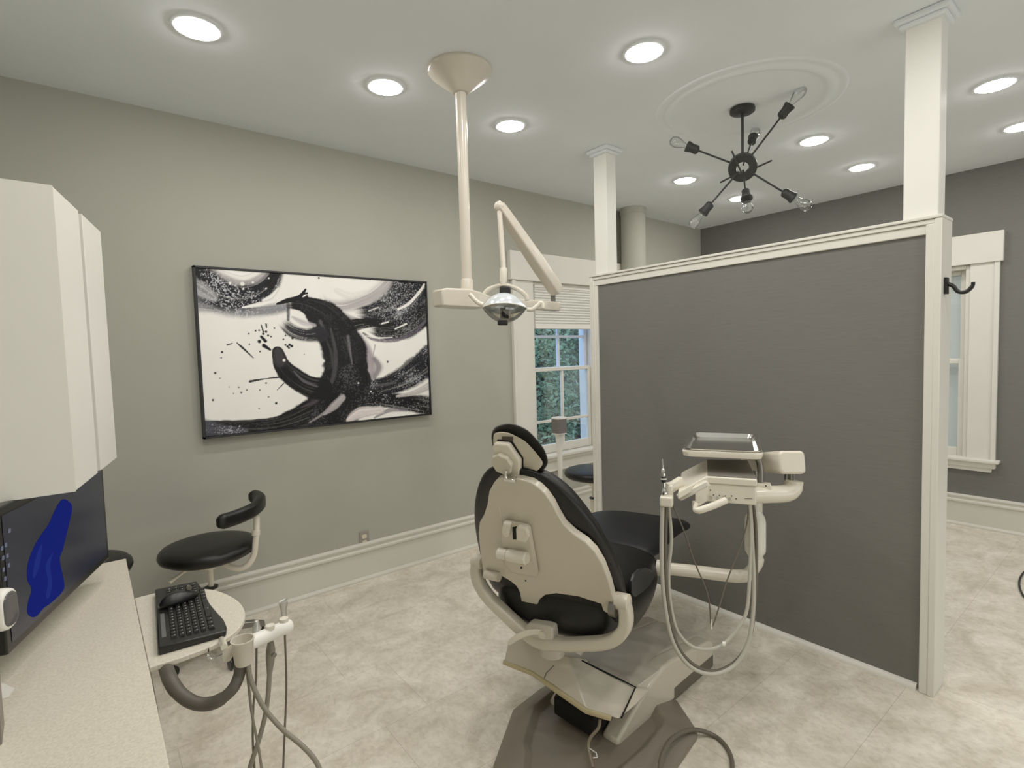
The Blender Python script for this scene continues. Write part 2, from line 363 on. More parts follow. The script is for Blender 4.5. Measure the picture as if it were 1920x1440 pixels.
# ---- recessed lights
LG = 'recessed ceiling lights'
def downlight(x, y, label):
    t = thing('recessed_light', label, 'ceiling light', (x, y, H), LG)
    MB().lathe((x, y, H), [(.098, .0005), (.096, -.005), (.086, -.008), (.078, -.007), (.074, .0)], n=40, cap=False).build('trim_ring', M_ceil, t)
    MB().lathe((x, y, H), [(.076, -.002), (.073, -.012), (.05, -.017), (.0, -.019)], n=40, cap=False).build('diffuser', M_led, t)
for x, y, l in ((.44, 2.56, 'round lit recessed ceiling light nearest the wall cabinets, upper left'),
                (1.276, 2.56, 'round lit recessed ceiling light just left of the dental lamp ceiling mount'),
                (2.09, 2.56, 'round lit recessed ceiling light just right of the dental lamp pole'),
                (2.10, 1.58, 'large lit recessed ceiling light at top centre, left of the plaster medallion'),
                (3.92, 1.57, 'lit recessed ceiling light just right of the chandelier'),
                (3.92, 2.56, 'lit recessed ceiling light left of the chandelier, right of the left white post'),
                (4.82, 1.58, 'lit recessed ceiling light nearest the dark far wall, left of the right white post'),
                (4.82, 2.58, 'lit recessed ceiling light partly hidden behind the lowest chandelier bulb'),
                (3.925, .655, 'lit recessed ceiling light right of the right white post, larger of two'),
                (4.82, .67, 'lit recessed ceiling light cut off by the right edge of the photo')):
    downlight(x, y, l)
def hidden_lamp(x, y, e=5):  # unseen lamps without fixtures, added to balance the illumination
    l = bpy.data.lights.new('unseen_ceiling_lamp', 'AREA'); l.shape = 'DISK'; l.size = .15; l.energy = e; l.color = lin(LIGHT_RGB)[:3]
    o = bpy.data.objects.new('unseen_ceiling_lamp', l); col.objects.link(o); o.location = (x, y, H-.004)
for x, y in ((.44, 1.58), (1.276, 1.58), (1.276, .62), (2.09, .62), (.44, .3), (2.09, -.5), (3.92, -.5), (4.82, -.5), (1.0, -1.6), (3, -1.8), (4.6, -1.8)): hidden_lamp(x, y)

l = bpy.data.lights.new('rear_fill_light', 'AREA'); l.shape = 'RECTANGLE'; l.size = 4.2; l.size_y = 2.0; l.energy = 36; l.color = (.95, .98, 1)  # added fill light out of view; no window stands there
o = bpy.data.objects.new('rear_fill_light', l); col.objects.link(o); o.location = (2.3, -3.1, 1.35); o.rotation_euler = (math.radians(112), 0, 0)

# ------------------------------------------------------------------ painting
def painting():
    t = thing('framed_painting', 'large black and white abstract brushstroke canvas in a thin black frame', 'painting', (1.25, 3.5, 1.6))
    xa, xb, za, zb, yf = .503, 1.995, 1.107, 2.092, 3.463
    mb = MB(); w_ = .012
    mb.box(xa, xa+w_, yf, 3.508, za, zb); mb.box(xb-w_, xb, yf, 3.508, za, zb); mb.box(xa, xb, yf, 3.508, za, za+w_); mb.box(xa, xb, yf, 3.508, zb-w_, zb)
    mb.build('picture_frame', mat('black_frame', (20, 19, 22), .45), t, bevel=.001)
    x0, x1, z0, z1 = xa+w_+.002, xb-w_-.002, za+w_+.002, zb-w_-.002; yc = yf+.006
    NX, NZ = 470, 310
    gx = np.linspace(x0, x1, NX); gz = np.linspace(z0, z1, NZ)
    PXx, PZz = np.meshgrid(gx, gz); P = np.stack([PXx, PZz], -1)
    def q(px, py):
        p = AY(yc, 340+px/3.84, 480+py/3.84); return np.array([p.x, p.z])
    S = .0011          # metres per crop pixel
    def vnoise(u, v, seed):
        rs = np.random.RandomState(seed); G = rs.rand(128, 128)
        iu, iv = np.floor(u).astype(int), np.floor(v).astype(int); fu, fv = u-iu, v-iv
        fu = fu*fu*(3-2*fu); fv = fv*fv*(3-2*fv); iu %= 128; iv %= 128; ju, jv = (iu+1) % 128, (iv+1) % 128
        return (G[iu, iv]*(1-fu)+G[ju, iv]*fu)*(1-fv)+(G[iu, jv]*(1-fu)+G[ju, jv]*fu)*fv
    def fbm(u, v, seed, o=4):
        s = 0; a = .5
        for k in range(o): s = s+a*vnoise(u*2**k, v*2**k, seed+k); a *= .5
        return s/(1-.5**o)
    X, Z = P[..., 0], P[..., 1]
    img = np.ones((NZ, NX, 3))*np.array(lin((250, 248, 242))[:3])*(.97+.05*fbm(X*6, Z*6, 3)[..., None])
    def ss(a, b, x): t = np.clip((x-a)/(b-a), 0, 1); return t*t*(3-2*t)
    def stroke(pts, widths, rgb, soft=.15, streak=.25, speck=0, seed=1, opac=1, fadein=0, fadeout=0, edge=.12, lo=0, hi=0):
        """pts in crop pixels; rgb dark colour; signed side across the stroke kept for streaks"""
        W = [V((p[0], p[1], 0)) for p in pts]; cm = catmull(W, 10); n = len(cm)
        ww = np.interp(np.linspace(0, len(widths)-1, n), range(len(widths)), widths)*S/2
        C = np.array([q(p.x, p.y) for p in cm]); seglen = np.r_[0, np.cumsum(np.hypot(*np.diff(C, axis=0).T))]
        best = np.full(X.shape, 1e9); side = np.zeros(X.shape); along = np.zeros(X.shape)
        for i in range(n-1):
            a, b = C[i], C[i+1]; d = b-a; L = max(np.hypot(*d), 1e-6)
            tt = np.clip(((X-a[0])*d[0]+(Z-a[1])*d[1])/L**2, 0, 1)
            ex, ez = X-(a[0]+tt*d[0]), Z-(a[1]+tt*d[1]); wd = ww[i]*(1-tt)+ww[i+1]*tt
            D = np.hypot(ex, ez)/np.maximum(wd, 1e-5); sg = np.sign(d[0]*ez-d[1]*ex)
            msk = D < best; best = np.where(msk, D, best); side = np.where(msk, sg*D, side); along = np.where(msk, seglen[i]+tt*L, along)
        nz = fbm(along*9+side*.6, side*7+9, seed); e = 1+edge*(fbm(along*22, side*3+5, seed+7)-.5)*2
        a = 1-ss(1-soft, 1, best/e)
        if streak: a = a*(1-streak*ss(.55, .8, fbm(along*3.0+20, side*11+20, seed+3)))
        T = seglen[-1]
        if fadein: a = a*ss(0, fadein*T, along+.25*T*fadein*(nz-.5)*2)
        if fadeout: a = a*ss(0, fadeout*T, T-along+.25*T*fadeout*(nz-.5)*2)
        if lo: a = a*ss(-1, -1+lo, side)
        if hi: a = a*ss(-1, -1+hi, -side)
        c = np.array(lin(rgb)[:3])*(.5+.9*fbm(along*2, side*9+3, seed+11))[..., None]
        if speck:
            sp = ss(.56, .70, fbm(X*170+3, Z*170+7, seed+21, 2)*.66+.34*fbm(X*8, Z*8, seed+31, 2))*speck
            c = c*(1-sp[..., None])+np.array(lin((205, 206, 212))[:3])*sp[..., None]
        a = np.clip(a*opac, 0, 1)[..., None]
        img[:] = img*(1-a)+c*a
    K = (9, 9, 11); N = (17, 18, 26); G = (88, 84, 92); LG_ = (168, 164, 168); Wt = (248, 246, 240)
    # upper left sweep
    stroke([(90, 330), (250, 350), (420, 390), (600, 390), (740, 370)], [150, 130, 110, 90, 80], (96, 98, 112), soft=.7, streak=.4, speck=.8, seed=5, opac=.85)
    stroke([(100, 120), (180, 210), (330, 285), (480, 290), (610, 225), (690, 110)], [190, 230, 210, 180, 140, 90], N, soft=.45, streak=.3, speck=.85, seed=9)
    stroke([(110, 220), (150, 250), (230, 300)], [90, 110, 60], (210, 210, 214), soft=.6, streak=.5, seed=19, opac=.6)
    stroke([(240, 60), (330, 150), (450, 190), (560, 160), (640, 80)], [60, 60, 50, 60, 40], (150, 144, 150), soft=.8, streak=.6, seed=12, opac=.7)
    stroke([(300, 70), (430, 100), (540, 70)], [100, 130, 90], Wt, soft=.5, streak=.3, seed=13)
    stroke([(640, 200), (690, 110)], [70, 60], K, soft=.4, streak=.2, seed=14)
    stroke([(590, 320), (650, 290), (700, 230)], [20, 34, 10], Wt, soft=.5, streak=.3, seed=15)
    stroke([(440, 370), (560, 350), (680, 320)], [10, 34, 16], Wt, soft=.5, streak=0, seed=16)
    # pale purple veils
    stroke([(1000, 270), (1050, 340), (1180, 360), (1380, 290), (1500, 180)], [60, 90, 110, 130, 120], (150, 138, 146), soft=.8, streak=.7, seed=22, opac=.7, fadein=.2)
    stroke([(1120, 250), (1220, 290), (1330, 260)], [50, 60, 40], Wt, soft=.7, streak=.5, seed=23, opac=.8)
    stroke([(1230, 560), (1330, 690), (1360, 800), (1350, 900)], [120, 110, 90, 60], (160, 148, 156), soft=.6, streak=.5, seed=24, opac=.9)
    stroke([(1050, 370), (1180, 450), (1260, 470)], [60, 90, 60], (190, 184, 184), soft=.6, streak=.5, seed=25)
    stroke([(1390, 740), (1420, 800), (1390, 870)], [50, 90, 50], (100, 92, 102), soft=.8, streak=.4, seed=26, opac=.8)
    stroke([(1395, 640), (1375, 740)], [14, 6], (150, 140, 148), soft=.6, seed=27, opac=.7)
    # upper right mass
    stroke([(1720, 150), (1600, 330), (1430, 420), (1240, 420)], [400, 300, 190, 60], N, soft=.25, streak=.12, speck=.6, seed=33, fadeout=.15)
    stroke([(1740, 420), (1620, 510), (1480, 540), (1340, 520)], [190, 170, 130, 40], K, soft=.25, streak=.12, speck=.4, seed=34, fadeout=.15)
    stroke([(1310, 555), (1390, 600), (1540, 605), (1680, 545), (1760, 460)], [16, 30, 36, 34, 30], (92, 84, 96), soft=.6, streak=.5, seed=35, opac=.9)
    stroke([(1330, 575), (1420, 590), (1520, 585)], [8, 16, 8], Wt, soft=.5, streak=.3, seed=36, opac=.8)
    stroke([(1560, 384), (1640, 340), (1720, 250), (1750, 200)], [16, 24, 24, 14], Wt, soft=.4, streak=.15, seed=37)
    stroke([(1430, 490), (1490, 475)], [14, 10], Wt, soft=.4, streak=0, seed=38)
    stroke([(1540, 525), (1620, 488)], [10, 14], Wt, soft=.4, streak=0, seed=39)
    stroke([(1350, 395), (1420, 370)], [10, 10], Wt, soft=.5, streak=.2, seed=40, opac=.7)
    # dark link between masses
    stroke([(1130, 530), (1280, 490), (1420, 480)], [130, 80, 50], K, soft=.3, streak=.25, seed=42)
    # lower right strokes
    stroke([(1340, 950), (1480, 930), (1640, 860), (1800, 740)], [110, 130, 190, 230], N, soft=.2, streak=.2, speck=.55, seed=51)
    stroke([(1250, 1010), (1450, 1030), (1650, 1060), (1800, 1080)], [170, 110, 130, 150], K, soft=.25, streak=.2, speck=.5, seed=52)
    stroke([(1360, 930), (1480, 925), (1560, 890)], [20, 26, 8], (90, 86, 92), soft=.5, streak=.4, seed=53, opac=.7)
    stroke([(1550, 1010), (1680, 985), (1800, 930)], [14, 40, 70], (214, 209, 206), soft=.4, streak=.3, seed=54)
    stroke([(1390, 1165), (1500, 1110), (1620, 1110)], [16, 40, 30], (110, 104, 112), soft=.6, streak=.5, seed=55, opac=.8)
    # main crescent
    stroke([(740, 340), (880, 350), (1010, 420), (1110, 540), (1180, 700), (1180, 860), (1120, 1020)], [50, 90, 190, 250, 290, 300, 290], K, soft=.12, streak=.04, speck=.03, seed=61, fadein=.06)
    stroke([(1150, 940), (1060, 1060), (900, 1150), (700, 1215), (480, 1235), (170, 1250)], [280, 240, 170, 110, 90, 110], K, soft=.15, streak=.06, speck=.04, seed=62)
    stroke([(1250, 900), (1200, 1060), (1060, 1190)], [230, 250, 260], K, soft=.15, streak=.05, speck=.10, seed=63)
    stroke([(180, 1240), (300, 1255), (460, 1260)], [110, 70, 40], (80, 80, 90), soft=.5, streak=.3, speck=.8, seed=64, opac=.8)
    stroke([(1075, 520), (1110, 700), (1100, 850), (1060, 960)], [16, 40, 44, 20], (74, 71, 76), soft=.8, streak=.5, seed=65, opac=.8)
    stroke([(1000, 470), (1040, 560)], [30, 20], (110, 106, 112), soft=.8, streak=.5, seed=66, opac=.6)
    stroke([(1200, 580), (1215, 680), (1230, 780)], [30, 20, 10], (130, 124, 130), soft=.7, streak=.5, seed=67, opac=.6)
    stroke([(1025, 1140), (1100, 1080), (1160, 1020)], [16, 60, 50], (184, 176, 178), soft=.5, streak=.45, seed=68)
    stroke([(920, 1200), (1000, 1150), (1080, 1080)], [10, 22, 10], (160, 154, 156), soft=.6, streak=.5, seed=69, opac=.8)
    stroke([(860, 1090), (960, 1050), (1030, 990)], [10, 40, 20], (78, 68, 78), soft=.8, streak=.5, seed=70, opac=.8)
    stroke([(1200, 1180), (1290, 1130), (1440, 1110)], [30, 90, 50], (222, 213, 210), soft=.35, streak=.25, seed=71)
    # inner loop, upper
    stroke([(720, 470), (800, 540), (900, 570), (1000, 560)], [60, 90, 90, 120], (36, 34, 40), soft=.4, streak=.5, seed=75, fadein=.2)
    stroke([(800, 440), (880, 480), (960, 500)], [20, 50, 30], (190, 186, 188), soft=.7, streak=.4, seed=76, opac=.8)
    stroke([(770, 350), (770, 460)], [30, 20], (60, 58, 64), soft=.6, streak=.5, seed=77, opac=.9)
    # inner hook
    stroke([(695, 690), (720, 780), (790, 860), (900, 930), (1010, 960)], [66, 96, 120, 130, 140], K, soft=.12, streak=.05, seed=81)
    stroke([(690, 690), (710, 760)], [60, 80], (62, 60, 64), soft=.5, streak=.3, seed=82, opac=.8)
    stroke([(810, 830), (880, 900), (980, 940)], [8, 22, 14], (100, 96, 104), soft=.6, streak=.5, seed=83, opac=.8)
    # splatters
    stroke([(690, 345), (770, 320), (850, 295), (895, 240)], [14, 30, 26, 12], K, soft=.2, streak=0, seed=90, edge=.4)
    stroke([(800, 315), (870, 310), (905, 290)], [10, 12, 16], K, soft=.2, streak=0, seed=91, edge=.4)
    stroke([(840, 290), (880, 275), (905, 268)], [8, 8, 14], K, soft=.2, streak=0, seed=92)
    stroke([(400, 625), (440, 660), (520, 735)], [5, 14, 4], K, soft=.3, streak=0, seed=93, edge=.3)
    stroke([(330, 640), (370, 628)], [8, 5], K, soft=.3, streak=0, seed=94)
    stroke([(495, 903), (600, 885), (720, 872)], [18, 8, 12], K, soft=.3, streak=.1, seed=95, edge=.5)
    stroke([(575, 580), (605, 612)], [16, 22], K, soft=.3, streak=0, seed=96); stroke([(595, 645), (640, 675)], [26, 14], K, soft=.3, streak=0, seed=97)
    stroke([(575, 495), (590, 545)], [6, 10], K, soft=.3, streak=0, seed=98); stroke([(610, 490), (614, 515)], [10, 8], K, soft=.3, streak=0, seed=99)
    stroke([(690, 965), (740, 915)], [5, 6], K, soft=.3, streak=.3, seed=100)
    for px, py, r in ((293, 692, 6), (244, 842, 6), (228, 1037, 6), (683, 1060, 7), (432, 983, 5), (472, 965, 4), (562, 615, 10), (590, 560, 7), (485, 560, 5), (670, 520, 5), (1485, 762, 7), (990, 158, 6), (800, 592, 7), (750, 640, 6), (765, 652, 7), (780, 640, 8), (795, 648, 8), (775, 662, 6), (535, 538, 5), (560, 535, 5), (610, 545, 7), (625, 572, 6), (645, 580, 5), (490, 635, 4), (567, 688, 5), (735, 600, 5), (750, 572, 5), (565, 965, 4), (610, 915, 5), (345, 942, 3), (413, 945, 4), (375, 990, 3), (628, 1015, 4), (560, 1100, 4), (885, 710, 3), (1148, 430, 10), (287, 733, 4), (278, 880, 3)):
        c = q(px, py); a = (1-ss(.6, 1.1, np.hypot(X-c[0], Z-c[1])/(r*S*1.15)))[..., None]; img[:] = img*(1-a)+np.array(lin(K)[:3])*a
    for px, py, r in ((440, 200, 12), (350, 195, 8), (515, 190, 7), (445, 237, 6), (610, 235, 5), (630, 160, 5), (1275, 915, 6), (1365, 975, 5), (740, 750, 9), (420, 1226, 4)):
        c = q(px, py); a = (1-ss(.6, 1.1, np.hypot(X-c[0], Z-c[1])/(r*S)))[..., None]; img[:] = img*(1-a)+np.array(lin(Wt)[:3])*a
    vs = np.stack([X, np.full(X.shape, yc), Z], -1).reshape(-1, 3)-np.array([1.25, 3.5, 1.6])
    idx = np.arange(NX*NZ).reshape(NZ, NX); fs = np.stack([idx[:-1, :-1], idx[:-1, 1:], idx[1:, 1:], idx[1:, :-1]], -1).reshape(-1, 4)
    me = bpy.data.meshes.new('canvas'); me.from_pydata(vs.tolist(), [], fs.tolist()); me.update()
    ca = me.color_attributes.new('paint', 'FLOAT_COLOR', 'POINT')
    ca.data.foreach_set('color', np.concatenate([np.clip(img, 0, 1), np.ones((NZ, NX, 1))], -1).reshape(-1))
    mm = bpy.data.materials.new('painted_canvas'); mm.use_nodes = True; nt = mm.node_tree; b = nt.nodes['Principled BSDF']
    at = nt.nodes.new('ShaderNodeVertexColor'); at.layer_name = 'paint'; nt.links.new(at.outputs[0], b.inputs['Base Color']); b.inputs['Roughness'].default_value = .6
    b.inputs['Specular IOR Level'].default_value = .3
    me.materials.append(mm); o = bpy.data.objects.new('canvas', me); col.objects.link(o); o.parent = t
painting()

# ---- wall outlet
ou = thing('wall_outlet', 'grey duplex wall outlet just above the baseboard below the painting', 'outlet', (1.445, Y1, .283))
MB().box(1.41, 1.482, Y1-.007, Y1, .226, .342).build('cover_plate', M_outlet, ou, bevel=.003)
for z in (.262, .305):
    MB().loft([[V((1.446+a*1.0, Y1-.0095+d, z+b)) for a, b in rrect(.017, .014, .009)] for d in (.004, 0)]).build('receptacle', M_ivory, ou)

# ------------------------------------------------------------------ sputnik chandelier
CX, CY = 3.034, 1.602
ch = thing('sputnik_chandelier', 'dark gunmetal sputnik chandelier with clear bulbs hanging under the medallion', 'chandelier', (CX, CY, H))
MB().lathe((CX, CY, H-.010), [(.066, .001), (.068, -.004), (.068, -.02), (.06, -.026), (.0, -.027)], n=32).build('canopy', M_gunm, ch)
HZ = 2.585
MB().tube([(CX, CY, H-.03), (CX, CY, HZ+.05)], .008).build('stem', M_gunm, ch)
hub = V((CX, CY, HZ)); tow = (CAM-hub).normalized(); side = V((0, 0, 1)).cross(tow).normalized(); axh = (tow*.9+V((0, 0, -.25))).normalized()
MB().lathe(hub, [(.034, -.022), (.074, -.022), (.078, -.018), (.078, .018), (.074, .022), (.034, .022), (.034, -.022)], axis=axh, n=36, cap=False).build('hub_ring', M_gunm, ch)
arms = [((1473, 208), 2.92, (1497, 176)), ((1298, 278), 3.14, (1266, 264)), ((1411, 262), 3.30, (1420, 249)), ((1479, 366), 3.0, (1511, 378)), ((1325, 391), 3.16, (1306, 413)), ((1399, 366), 2.93, (1394, 398))]
for (sx, sy), dp, (bx, by) in arms:
    s_ = AD(dp, sx, sy); d = (s_-hub).normalized()
    a = MB(); a.tube([hub+d*.03, s_], .0055, n=10); ao = a.build('arm', M_gunm, ch)
    so = MB().lathe(s_-d*.035, [(.009, -.008), (.022, 0), (.026, .01), (.025, .035), (.028, .05), (.032, .066), (.028, .071), (.018, .07)], axis=d, n=20).build('socket', M_gunm, ao)
    MB().lathe(s_+d*.033, [(.013, 0), (.014, .012), (.020, .03), (.027, .048), (.031, .066), (.030, .082), (.024, .096), (.012, .105), (.0, .107)], axis=d, n=24, cap=False).build('bulb', M_glass, ao)
for (ax_, ay_), (bx, by), dp in (((1372, 283), (1392, 328), 3.02), ((1447, 301), (1416, 315), 3.05), ((1351, 342), (1382, 326), 3.02)):
    MB().tube([AD(dp, ax_, ay_), AD(dp+.02, bx, by)], .005, n=10).build('rod_end', M_gunm, ch)

# ------------------------------------------------------------------ dental ceiling lamp
LX, LY = 1.495, 2.205
dl = thing('dental_lamp', 'beige ceiling mounted dental operating lamp on a jointed arm', 'lamp', (LX, LY, H))
MB().lathe((LX, LY, H), [(.152, 0), (.155, -.006), (.155, -.014), (.150, -.022), (.11, -.054), (.07, -.086), (.04, -.110), (.034, -.113), (.028, -.113)], n=48).build('ceiling_mount', M_lampB, dl)
MB().lathe((LX, LY, 0), [(.022, 1.80), (.026, 1.80), (.026, H-.11), (.03, H-.108), (.03, H-.095)], n=28, cap=True).build('pole', M_lampB, dl)
MB().lathe((LX, LY, 0), [(.026, 1.83), (.030, 1.832), (.030, 1.915), (.027, 1.92)], n=28).build('pole_sleeve', M_lampB, dl)
bl, br_ = AD(2.5, 820, 559), AD(3.06, 1044, 569)
bd = (br_-bl).normalized(); bs = V((0, 0, 1)).cross(bd).normalized()
zc = 1.818
bl = V((bl.x, bl.y, zc)); br_ = V((br_.x, br_.y, zc-.01)); bd = (br_-bl).normalized()
mb = MB(); mb.loft([[bl+bd*t+bs*a+V((0, 0, b)) for a, b in ((-w_, -h0), (w_, -h0), (w_, h1), (-w_, h1))] for t, w_, h0, h1 in ((0, .04, .04, .038), (.03, .045, .042, .045), (.16, .048, .042, .05), (.24, .04, .04, .04), (.30, .03, .025, .028))])
mb.build('pivot_housing', M_lampB, dl, bevel=.008)
MB().tube([bl+bd*.26, br_], 1, sect=rrect(.026, .026, .008, 3), up=(0, 0, 1)).build('fixed_arm', M_lampB, dl)
pv = br_-bd*.03
MB().lathe(pv+V((0, 0, .02)), [(.014, 0), (.014, .05), (.012, .05)], n=18).build('pivot_pin', M_gmetal, dl)
e0, e1 = AD(2.98, 1040, 540), AD(2.72, 936, 386)
ed = (e1-e0).normalized()
mb = MB(); mb.tube([e0-ed*.03, e0, e0+ed*.2, e1-ed*.05, e1], [.95, 1.1, 1.1, .85, .75], sect=rrect(.03, .032, .01, 4), up=bd)
mb.sphere(e1+V((0, 0, -.004)), .028, 10); mb.build('spring_arm', M_lampB, dl, bevel=.003)
hd = AD(2.66, 946, 577); tp = V((e1.x, e1.y, e1.z-.015))
lk = AD(2.68, 944, 506); lk2 = AD(2.67, 944, 536)
MB().tube([tp, lk], .0135, n=18).build('drop_rod', M_lampB, dl)
MB().tube([lk+V((0, 0, .008)), lk+V((0, 0, .005)), lk2+V((0, 0, .025)), lk2+V((0, 0, .012)), lk2], [.016, .019, .019, .013, .015], n=20).build('swivel_collar', M_plast2, dl)
hx = (cr*1.0+cf*.15).normalized(); hx = (hx-V((0, 0, 1))*hx.z*.3).normalized()
pts = [AD(2.68, x, y) for x, y in ((906, 560), (908, 551), (920, 541), (944, 535), (968, 541), (985, 553), (989, 563))]
MB().tube(catmull(pts, 6), .012, n=12).build('yoke', M_lampB, dl)
fdir = (-cf).normalized(); udir = hx.cross(fdir).normalized()*-1
if udir.z < 0: udir = -udir
def spindle(a0, a1, k=1.0, wx=.112, hh=.076):
    mb = MB(); rings = []
    for i in range(25):
        t = -1+2*i/24; r = max(hh*(1-abs(t)**2.0)**.85, .002)*k
        rings.append([hd+hx*(t*wx)+(fdir*math.cos(a)+udir*math.sin(a))*r for a in [math.radians(a0+(a1-a0)*j/18) for j in range(19)]])
    n = 19; vs = [p for r in rings for p in r]; fs = []
    for i in range(24):
        for j in range(18): fs.append((i*n+j, i*n+j+1, (i+1)*n+j+1, (i+1)*n+j))
    return mb.add(vs, fs)
M_refl = mat('blue_white_reflector', (226, 234, 240), .2, metal=.25, coat=.6)
spindle(10, 200).build('reflector', M_refl, dl)
spindle(-160, 10).build('clear_shield', thin_glass('shield_plastic', (236, 234, 226), .5), dl)
rim = [hd+hx*(t*.112)+(fdir*math.cos(math.radians(10))+udir*math.sin(math.radians(10)))*max(.076*(1-abs(t)**2)**.85, .002) for t in [-1+2*i/24 for i in range(25)]]
MB().tube(rim, .003, n=8).build('reflector_rim', M_whiteP, dl)
MB().obox(hd+udir*.084+hx*.004-fdir*.002, (hx, udir, fdir), (.028, .019, .03)).build('rear_knob', M_black, dl, bevel=.006)
MB().obox(hd-udir*.03+fdir*.02, (hx, udir, fdir), (.022, .026, .018)).build('bulb_holder', M_black, dl, bevel=.005)
MB().obox(hd-udir*.078+fdir*.012-hx*.01, (hx, udir, fdir), (.026, .011, .02)).build('front_knob', M_black, dl, bevel=.006)
for P_ in (((906, 571), (899, 569), (890, 562), (884, 555), (880, 552)), ((988, 580), (998, 580), (1008, 573), (1013, 568), (1017, 570), (1018, 578))):
    MB().tube(catmull([AD(2.50, x, y) for x, y in P_], 5), .0105, n=12).build('handle', M_plast2, dl)

# ------------------------------------------------------------------ counter, wall cabinet, desk
ct = thing('countertop', 'long cream speckled laminate counter with rounded side leaf, lower left', 'countertop', (-.2, 1.6, .71))
MB().box(X0+.003, .085, .35, 2.72, .712, .74).build('counter_slab', M_lam, ct, bevel=.002)
wing = [(.087, 2.234), (.144, 2.233), (.20, 2.214), (.26, 2.176), (.309, 2.118), (.342, 2.03), (.358, 1.94), (.355, 1.857), (.336, 1.792), (.298, 1.735), (.237, 1.70), (.158, 1.69), (.087, 1.69)]
wv = catmull([(a, b, 0) for a, b in wing[1:-1]], 4)
wp = [V((.086, 2.234, .726))]+[V((p.x, p.y, .726)) for p in wv]+[V((.086, 1.69, .726))]
MB().prism(wp, (0, 0, .014)).build('side_leaf', M_lam, ct, bevel=.002)
bc = thing('base_cabinet', 'white base cabinet run under the cream counter', 'cabinet', (-.25, 1.6, 0))
MB().box(X0+.004, .0, .36, 2.70, .1, .711).build('carcass', M_cab, bc); MB().box(X0+.004, -.06, .36, 2.70, 0, .1).build('toe_kick', M_gap, bc)
for i in range(4):
    a = .38+i*.58
    d = MB().box(0, .018, a, a+.565, .12, .70).build('door', M_cab, bc, bevel=.003)
    MB().tube([(.02, a+.5, .5), (.04, a+.5, .5), (.04, a+.5, .62), (.02, a+.5, .62)], .005, n=8).build('handle', M_gmetal, d)
P1, P2, cz0, cz1 = V((-.042, 1.93, 0)), V((.073, 2.50, 0)), 1.197, 2.04
uc = thing('wall_cabinet', 'white wall cabinet with two angled doors above the monitor', 'cabinet', (-.3, 2.2, cz0))
dn = (P2-P1).normalized(); dnn = V((dn.y, -dn.x, 0))
q1, q2 = P1-dnn*.02, P2-dnn*.02
MB().prism([V((X0+.002, P1.y, cz0)), V((q1.x, P1.y, cz0)), V((q2.x, q2.y, cz0)), V((X0+.002, q2.y, cz0))], (0, 0, cz1-cz0)).build('carcass', M_cab, uc, bevel=.002)
MB().prism([V((X0+.002, P1.y-.004, cz0-.001)), V((P1.x+.001, P1.y-.004, cz0-.001)), V((P1.x+.001, P1.y+.0015, cz0-.001)), V((X0+.002, P1.y+.0015, cz0-.001))], (0, 0, cz1-cz0+.002)).build('end_panel', M_cab, uc)
for a, b in ((.003, .465), (.54, 1)):
    A_, B_ = P1.lerp(P2, a), P1.lerp(P2, b)
    MB().prism([A_-dnn*.019+V((0, 0, cz0)), A_+V((0, 0, cz0)), B_+V((0, 0, cz0)), B_-dnn*.019+V((0, 0, cz0))], (0, 0, cz1-cz0)).build('door', M_cab, uc, bevel=.0015)
MB().obox(P1.lerp(P2, .5)-dnn*.0185+V((0, 0, (cz0+cz1)/2)), (dn, dnn, (0, 0, 1)), (.014, .002, .41)).build('gap_shade_strip', mat('cabinet_gap_shade', (60, 58, 54), .9), uc)  # dark strip standing in for the shade between the doors

# monitor
ml, mr = AZ(.822, 15, 1229), AZ(.822, 205, 1046)
mw = (mr-ml); W_ = mw.length; mx = mw.normalized(); mn = V((mx.y, -mx.x, 0)); MH = .375
mo = thing('computer_monitor', 'black wide monitor with blue swirl wallpaper under the wall cabinet', 'monitor', ml.lerp(mr, .5)-mn*.12-V((0, 0, .082)))
mc = ml.lerp(mr, .5)+V((0, 0, MH/2))
mb = MB(); mb.obox(mc-mn*.014, (mx, mn, (0, 0, 1)), (W_/2, .014, MH/2)); mb.obox(mc-mn*.03, (mx, mn, (0, 0, 1)), (W_/2-.12, .016, MH/2-.08)); mb.build('housing', M_screenf, mo, bevel=.004)
bz = .022
def scr(a, b, d=.0012): return mc+mx*(a*(W_/2-bz))+V((0, 0, b*(MH/2-bz)))+mn*d
def screen_mat():
    m = bpy.data.materials.new('dark_blue_screen'); m.use_nodes = True; nt = m.node_tree; b = nt.nodes['Principled BSDF']
    b.inputs['Base Color'].default_value = lin((10, 11, 16)); b.inputs['Roughness'].default_value = .22
    b.inputs['Emission Color'].default_value = lin((26, 29, 48)); b.inputs['Emission Strength'].default_value = .45; return m
MB().quad(scr(-1, -1), scr(1, -1), scr(1, 1), scr(-1, 1)).build('screen', screen_mat(), mo)
def on_screen(x, y, d): return AP(mc+mn*d, mn, x, y)
M_swirl = emit_mat('screen_blue', (30, 42, 138), .42); M_swirl2 = emit_mat('screen_blue_light', (40, 56, 150), .42); M_icon = emit_mat('screen_icon_grey', (120, 124, 140), .5)
sw = [(118, 936), (135, 948), (130, 980), (124, 1005), (118, 1030), (112, 1050), (120, 1090), (118, 1108), (96, 1130), (82, 1140), (66, 1157), (52, 1150), (54, 1125), (60, 1105), (52, 1088), (52, 1060), (62, 1030), (76, 1005), (92, 982), (104, 955)]
MB().prism([on_screen(x, y, .0016) for x, y in [(p.x, p.y) for p in catmull([(a, b, 0) for a, b in sw], 4, True)]], mn*.0002).build('wallpaper_swirl', M_swirl, mo)
